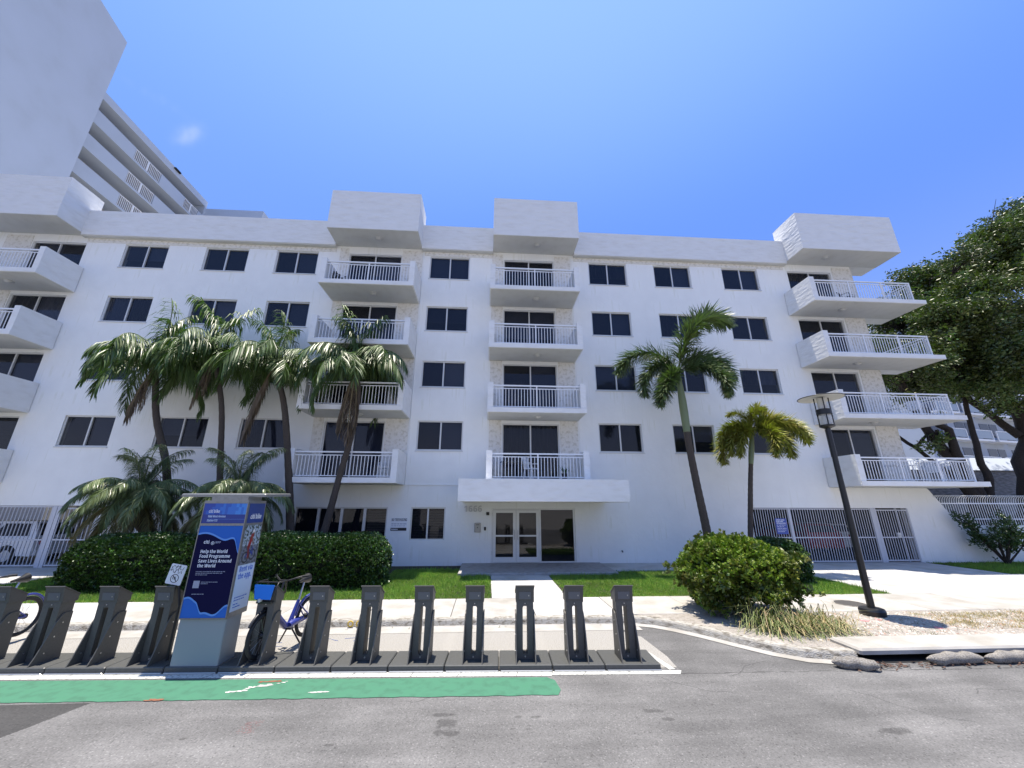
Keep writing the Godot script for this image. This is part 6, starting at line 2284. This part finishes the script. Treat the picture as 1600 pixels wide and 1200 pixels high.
func big_tree(label: String, at: Vector3, limbs: Array, blobs: Array, per: float, sd: int) -> void:
	var r := RandomNumberGenerator.new()
	r.seed = sd
	var t := thing("shade_tree", label, "tree", at)
	var g := Geo.new()
	var tips := []
	for l in limbs:
		var pts := []
		var rad := []
		for k in l[0].size():
			pts.append(l[0][k])
			rad.append(lerpf(l[1], l[2], float(k) / (l[0].size() - 1)))
		# make it crooked
		var fine := []
		var fr := []
		for k in pts.size() - 1:
			for q in 4:
				var f := q / 4.0
				fine.append(pts[k].lerp(pts[k + 1], f) + Vector3(r.randfn(), r.randfn(), r.randfn()) * rad[k] * 0.25)
				fr.append(lerpf(rad[k], rad[k + 1], f))
		fine.append(pts[-1])
		fr.append(rad[-1])
		g.tube(fine, fr, 9)
		tips.append(fine)
	part("trunk", g, M.bark, t)
	g = Geo.new()
	var xf := []
	var cols := []
	for b in blobs:
		# nearest point on a limb carries the blob by a branch
		var c: Vector3 = b[0]
		var best := Vector3.ZERO
		var bd := 1e9
		for f in tips:
			for p in f:
				var dd: float = p.distance_to(c) + maxf(0.0, p.y - c.y) * 2.0
				if dd < bd:
					bd = dd
					best = p
		var mid := best.lerp(c, 0.5) + Vector3(r.randfn(), r.randfn() + 0.3, r.randfn()) * 0.3
		g.tube([best, mid, c], [0.09, 0.06, 0.02], 6)
		for k in 5:
			var e: Vector3 = c + Vector3(r.randfn(), r.randfn() * 0.6, r.randfn()) * b[1] * 0.55
			g.tube([mid, mid.lerp(e, 0.55) + Vector3(0, 0.15, 0), e], [0.04, 0.025, 0.008], 5)
		var n := int(b[1] * b[1] * per)
		for k in n:
			var d := Vector3(r.randfn(), r.randfn(), r.randfn()).normalized()
			var f := pow(r.randf(), 0.45)
			var p: Vector3 = c + Vector3(d.x, d.y * 0.62, d.z) * b[1] * f * (1.0 + 0.25 * sin(d.x * 7 + d.z * 5 + c.x))
			xf.append(Transform3D((Basis(Quaternion(Vector3.UP, (d + Vector3.UP * 1.2).normalized())) * Basis(Vector3.UP, r.randf() * TAU)).scaled(Vector3.ONE * r.randf_range(0.7, 1.3)), p))
			var q: float = r.randf_range(0.65, 1.4) * b[2]
			cols.append(Color(q * r.randf_range(0.9, 1.3), q, q * 0.85))
	part("branches", g, M.bark, t).set_meta("kind", "stuff")
	many("crown", tree_tuft, M.tree_leaf, xf, cols, t)

var tree_tuft: ArrayMesh

func big_trees() -> void:
	tree_tuft = leaf_tuft(13, 0.16, 0.165, 0.085, true, 25)
	var r := RandomNumberGenerator.new()
	r.seed = 99
	# tree with the upright trunk at the right edge
	var limbs := [
		[[Vector3(0, 0, 0), Vector3(0.9, 2.1, 0), Vector3(2.1, 5.3, 0), Vector3(2.4, 7.1, 0.1), Vector3(1.8, 9.0, 0.3), Vector3(1.2, 12.0, 0.5), Vector3(1.4, 15.5, 0.4)], 0.4, 0.08],
		[[Vector3(2.35, 6.6, 0), Vector3(3.4, 8.2, 0.3), Vector3(5.2, 12, 0.6), Vector3(7.0, 16.5, 0.6)], 0.3, 0.08],
		[[Vector3(3.6, 8.6, 0.2), Vector3(6.6, 10.8, 0.8), Vector3(10, 13.5, 0.8)], 0.24, 0.07],
		[[Vector3(1.9, 8.8, 0.2), Vector3(3.2, 12.5, -0.6), Vector3(4.4, 16.5, -1.0)], 0.2, 0.05],
		[[Vector3(2.0, 6.0, 0), Vector3(0.6, 8.6, -0.8), Vector3(-1.0, 11.5, -1.0)], 0.2, 0.05],
	]
	var blobs := []
	for k in 124:
		# crown seen as a leaning dome: higher towards the right
		var x := r.randf_range(-1.6, 12.0)
		var roof := crown_roof(26.0 + x)
		var y := lerpf(9.0, roof - 0.7, pow(r.randf(), 0.75))
		blobs.append([Vector3(x, y, r.randf_range(-2.2, 2.2)), r.randf_range(0.85, 1.6), r.randf_range(0.75, 1.2)])
	for s in [[1.9, 7.9, 1.6, 1.1], [2.7, 8.2, 1.8, 1.0], [1.3, 8.5, 1.2, 0.9], [-0.3, 7.9, 1.4, 1.0], [0.3, 8.6, 0.8, 0.9], [4.2, 9.3, 1.5, 1.0], [3.4, 9.0, 1.2, 0.9], [4.0, 8.2, 1.0, 0.9], [5.2, 8.6, 0.6, 1.1], [6.4, 8.8, 0.4, 1.1], [5.8, 7.6, -0.6, 0.9], [-0.9, 8.3, 0.4, 0.9], [-1.6, 8.8, 0.2, 0.9], [0.9, 7.4, 0.6, 0.8], [3.2, 7.3, 0.9, 0.8], [7.2, 8.0, -1.2, 1.0]]:
		blobs.append([Vector3(s[0], s[1], s[2]), s[3], 1.35])
	big_tree("huge spreading shade tree with a thick dark trunk at the right edge", Vector3(26.5, 0, -2.3), limbs, blobs, 92.0, 3)
	# a second one with slanting trunks, whose low crown shows under the balconies
	limbs = [
		[[Vector3(0.3, 0, 0), Vector3(-0.2, 3.0, 0), Vector3(-0.7, 4.6, 0), Vector3(-1.8, 6.7, 0), Vector3(-2.5, 9.0, 0.2)], 0.42, 0.1],
		[[Vector3(0.3, 0.8, 0.1), Vector3(0.4, 3.2, 0.3), Vector3(0.3, 4.8, 0.4), Vector3(0.55, 7.4, 0.4), Vector3(1.0, 10.5, 0.4)], 0.22, 0.07],
		[[Vector3(0.1, 2.0, 0.2), Vector3(-1.1, 6.2, 0.4), Vector3(-2.2, 7.6, 0.5), Vector3(-3.6, 9.0, 0.5)], 0.24, 0.06],
		[[Vector3(-0.1, 3.0, 0), Vector3(-2.0, 5.4, -0.5), Vector3(-3.4, 6.6, -0.6), Vector3(-4.6, 8.6, -0.6)], 0.12, 0.04],
	]
	blobs = []
	for k in 40:
		var x := r.randf_range(-4.8, 1.6)
		var y := lerpf(8.9, crown_roof(25.3 + x) - 0.6, r.randf())
		blobs.append([Vector3(x, y, r.randf_range(-2.0, 1.8)), r.randf_range(0.7, 1.3), r.randf_range(0.75, 1.15)])
	for s in [[-1.7, 5.7, 0.4], [-2.3, 5.3, 0.5], [-1.2, 6.9, 0.35], [-2.8, 7.9, 0.5]]:
		blobs.append([Vector3(s[0], s[1], 0.4), s[2], 1.2])
	big_tree("shade tree with slanting dark trunks behind the right hand balconies", Vector3(25.3, 0, -2.6), limbs, blobs, 82.0, 7)

# height of the crowns' outline over the street, along x
func crown_roof(x: float) -> float:
	var c := [[20.0, 9.6], [21.5, 10.8], [25.4, 15.2], [27.2, 17.5], [30.0, 18.9], [33.0, 20.6], [36.0, 22.8], [40.0, 23.5]]
	for k in c.size() - 1:
		if x < c[k + 1][0]:
			return lerpf(c[k][1], c[k + 1][1], clampf((x - c[k][0]) / (c[k + 1][0] - c[k][0]), 0.0, 1.0))
	return 23.5
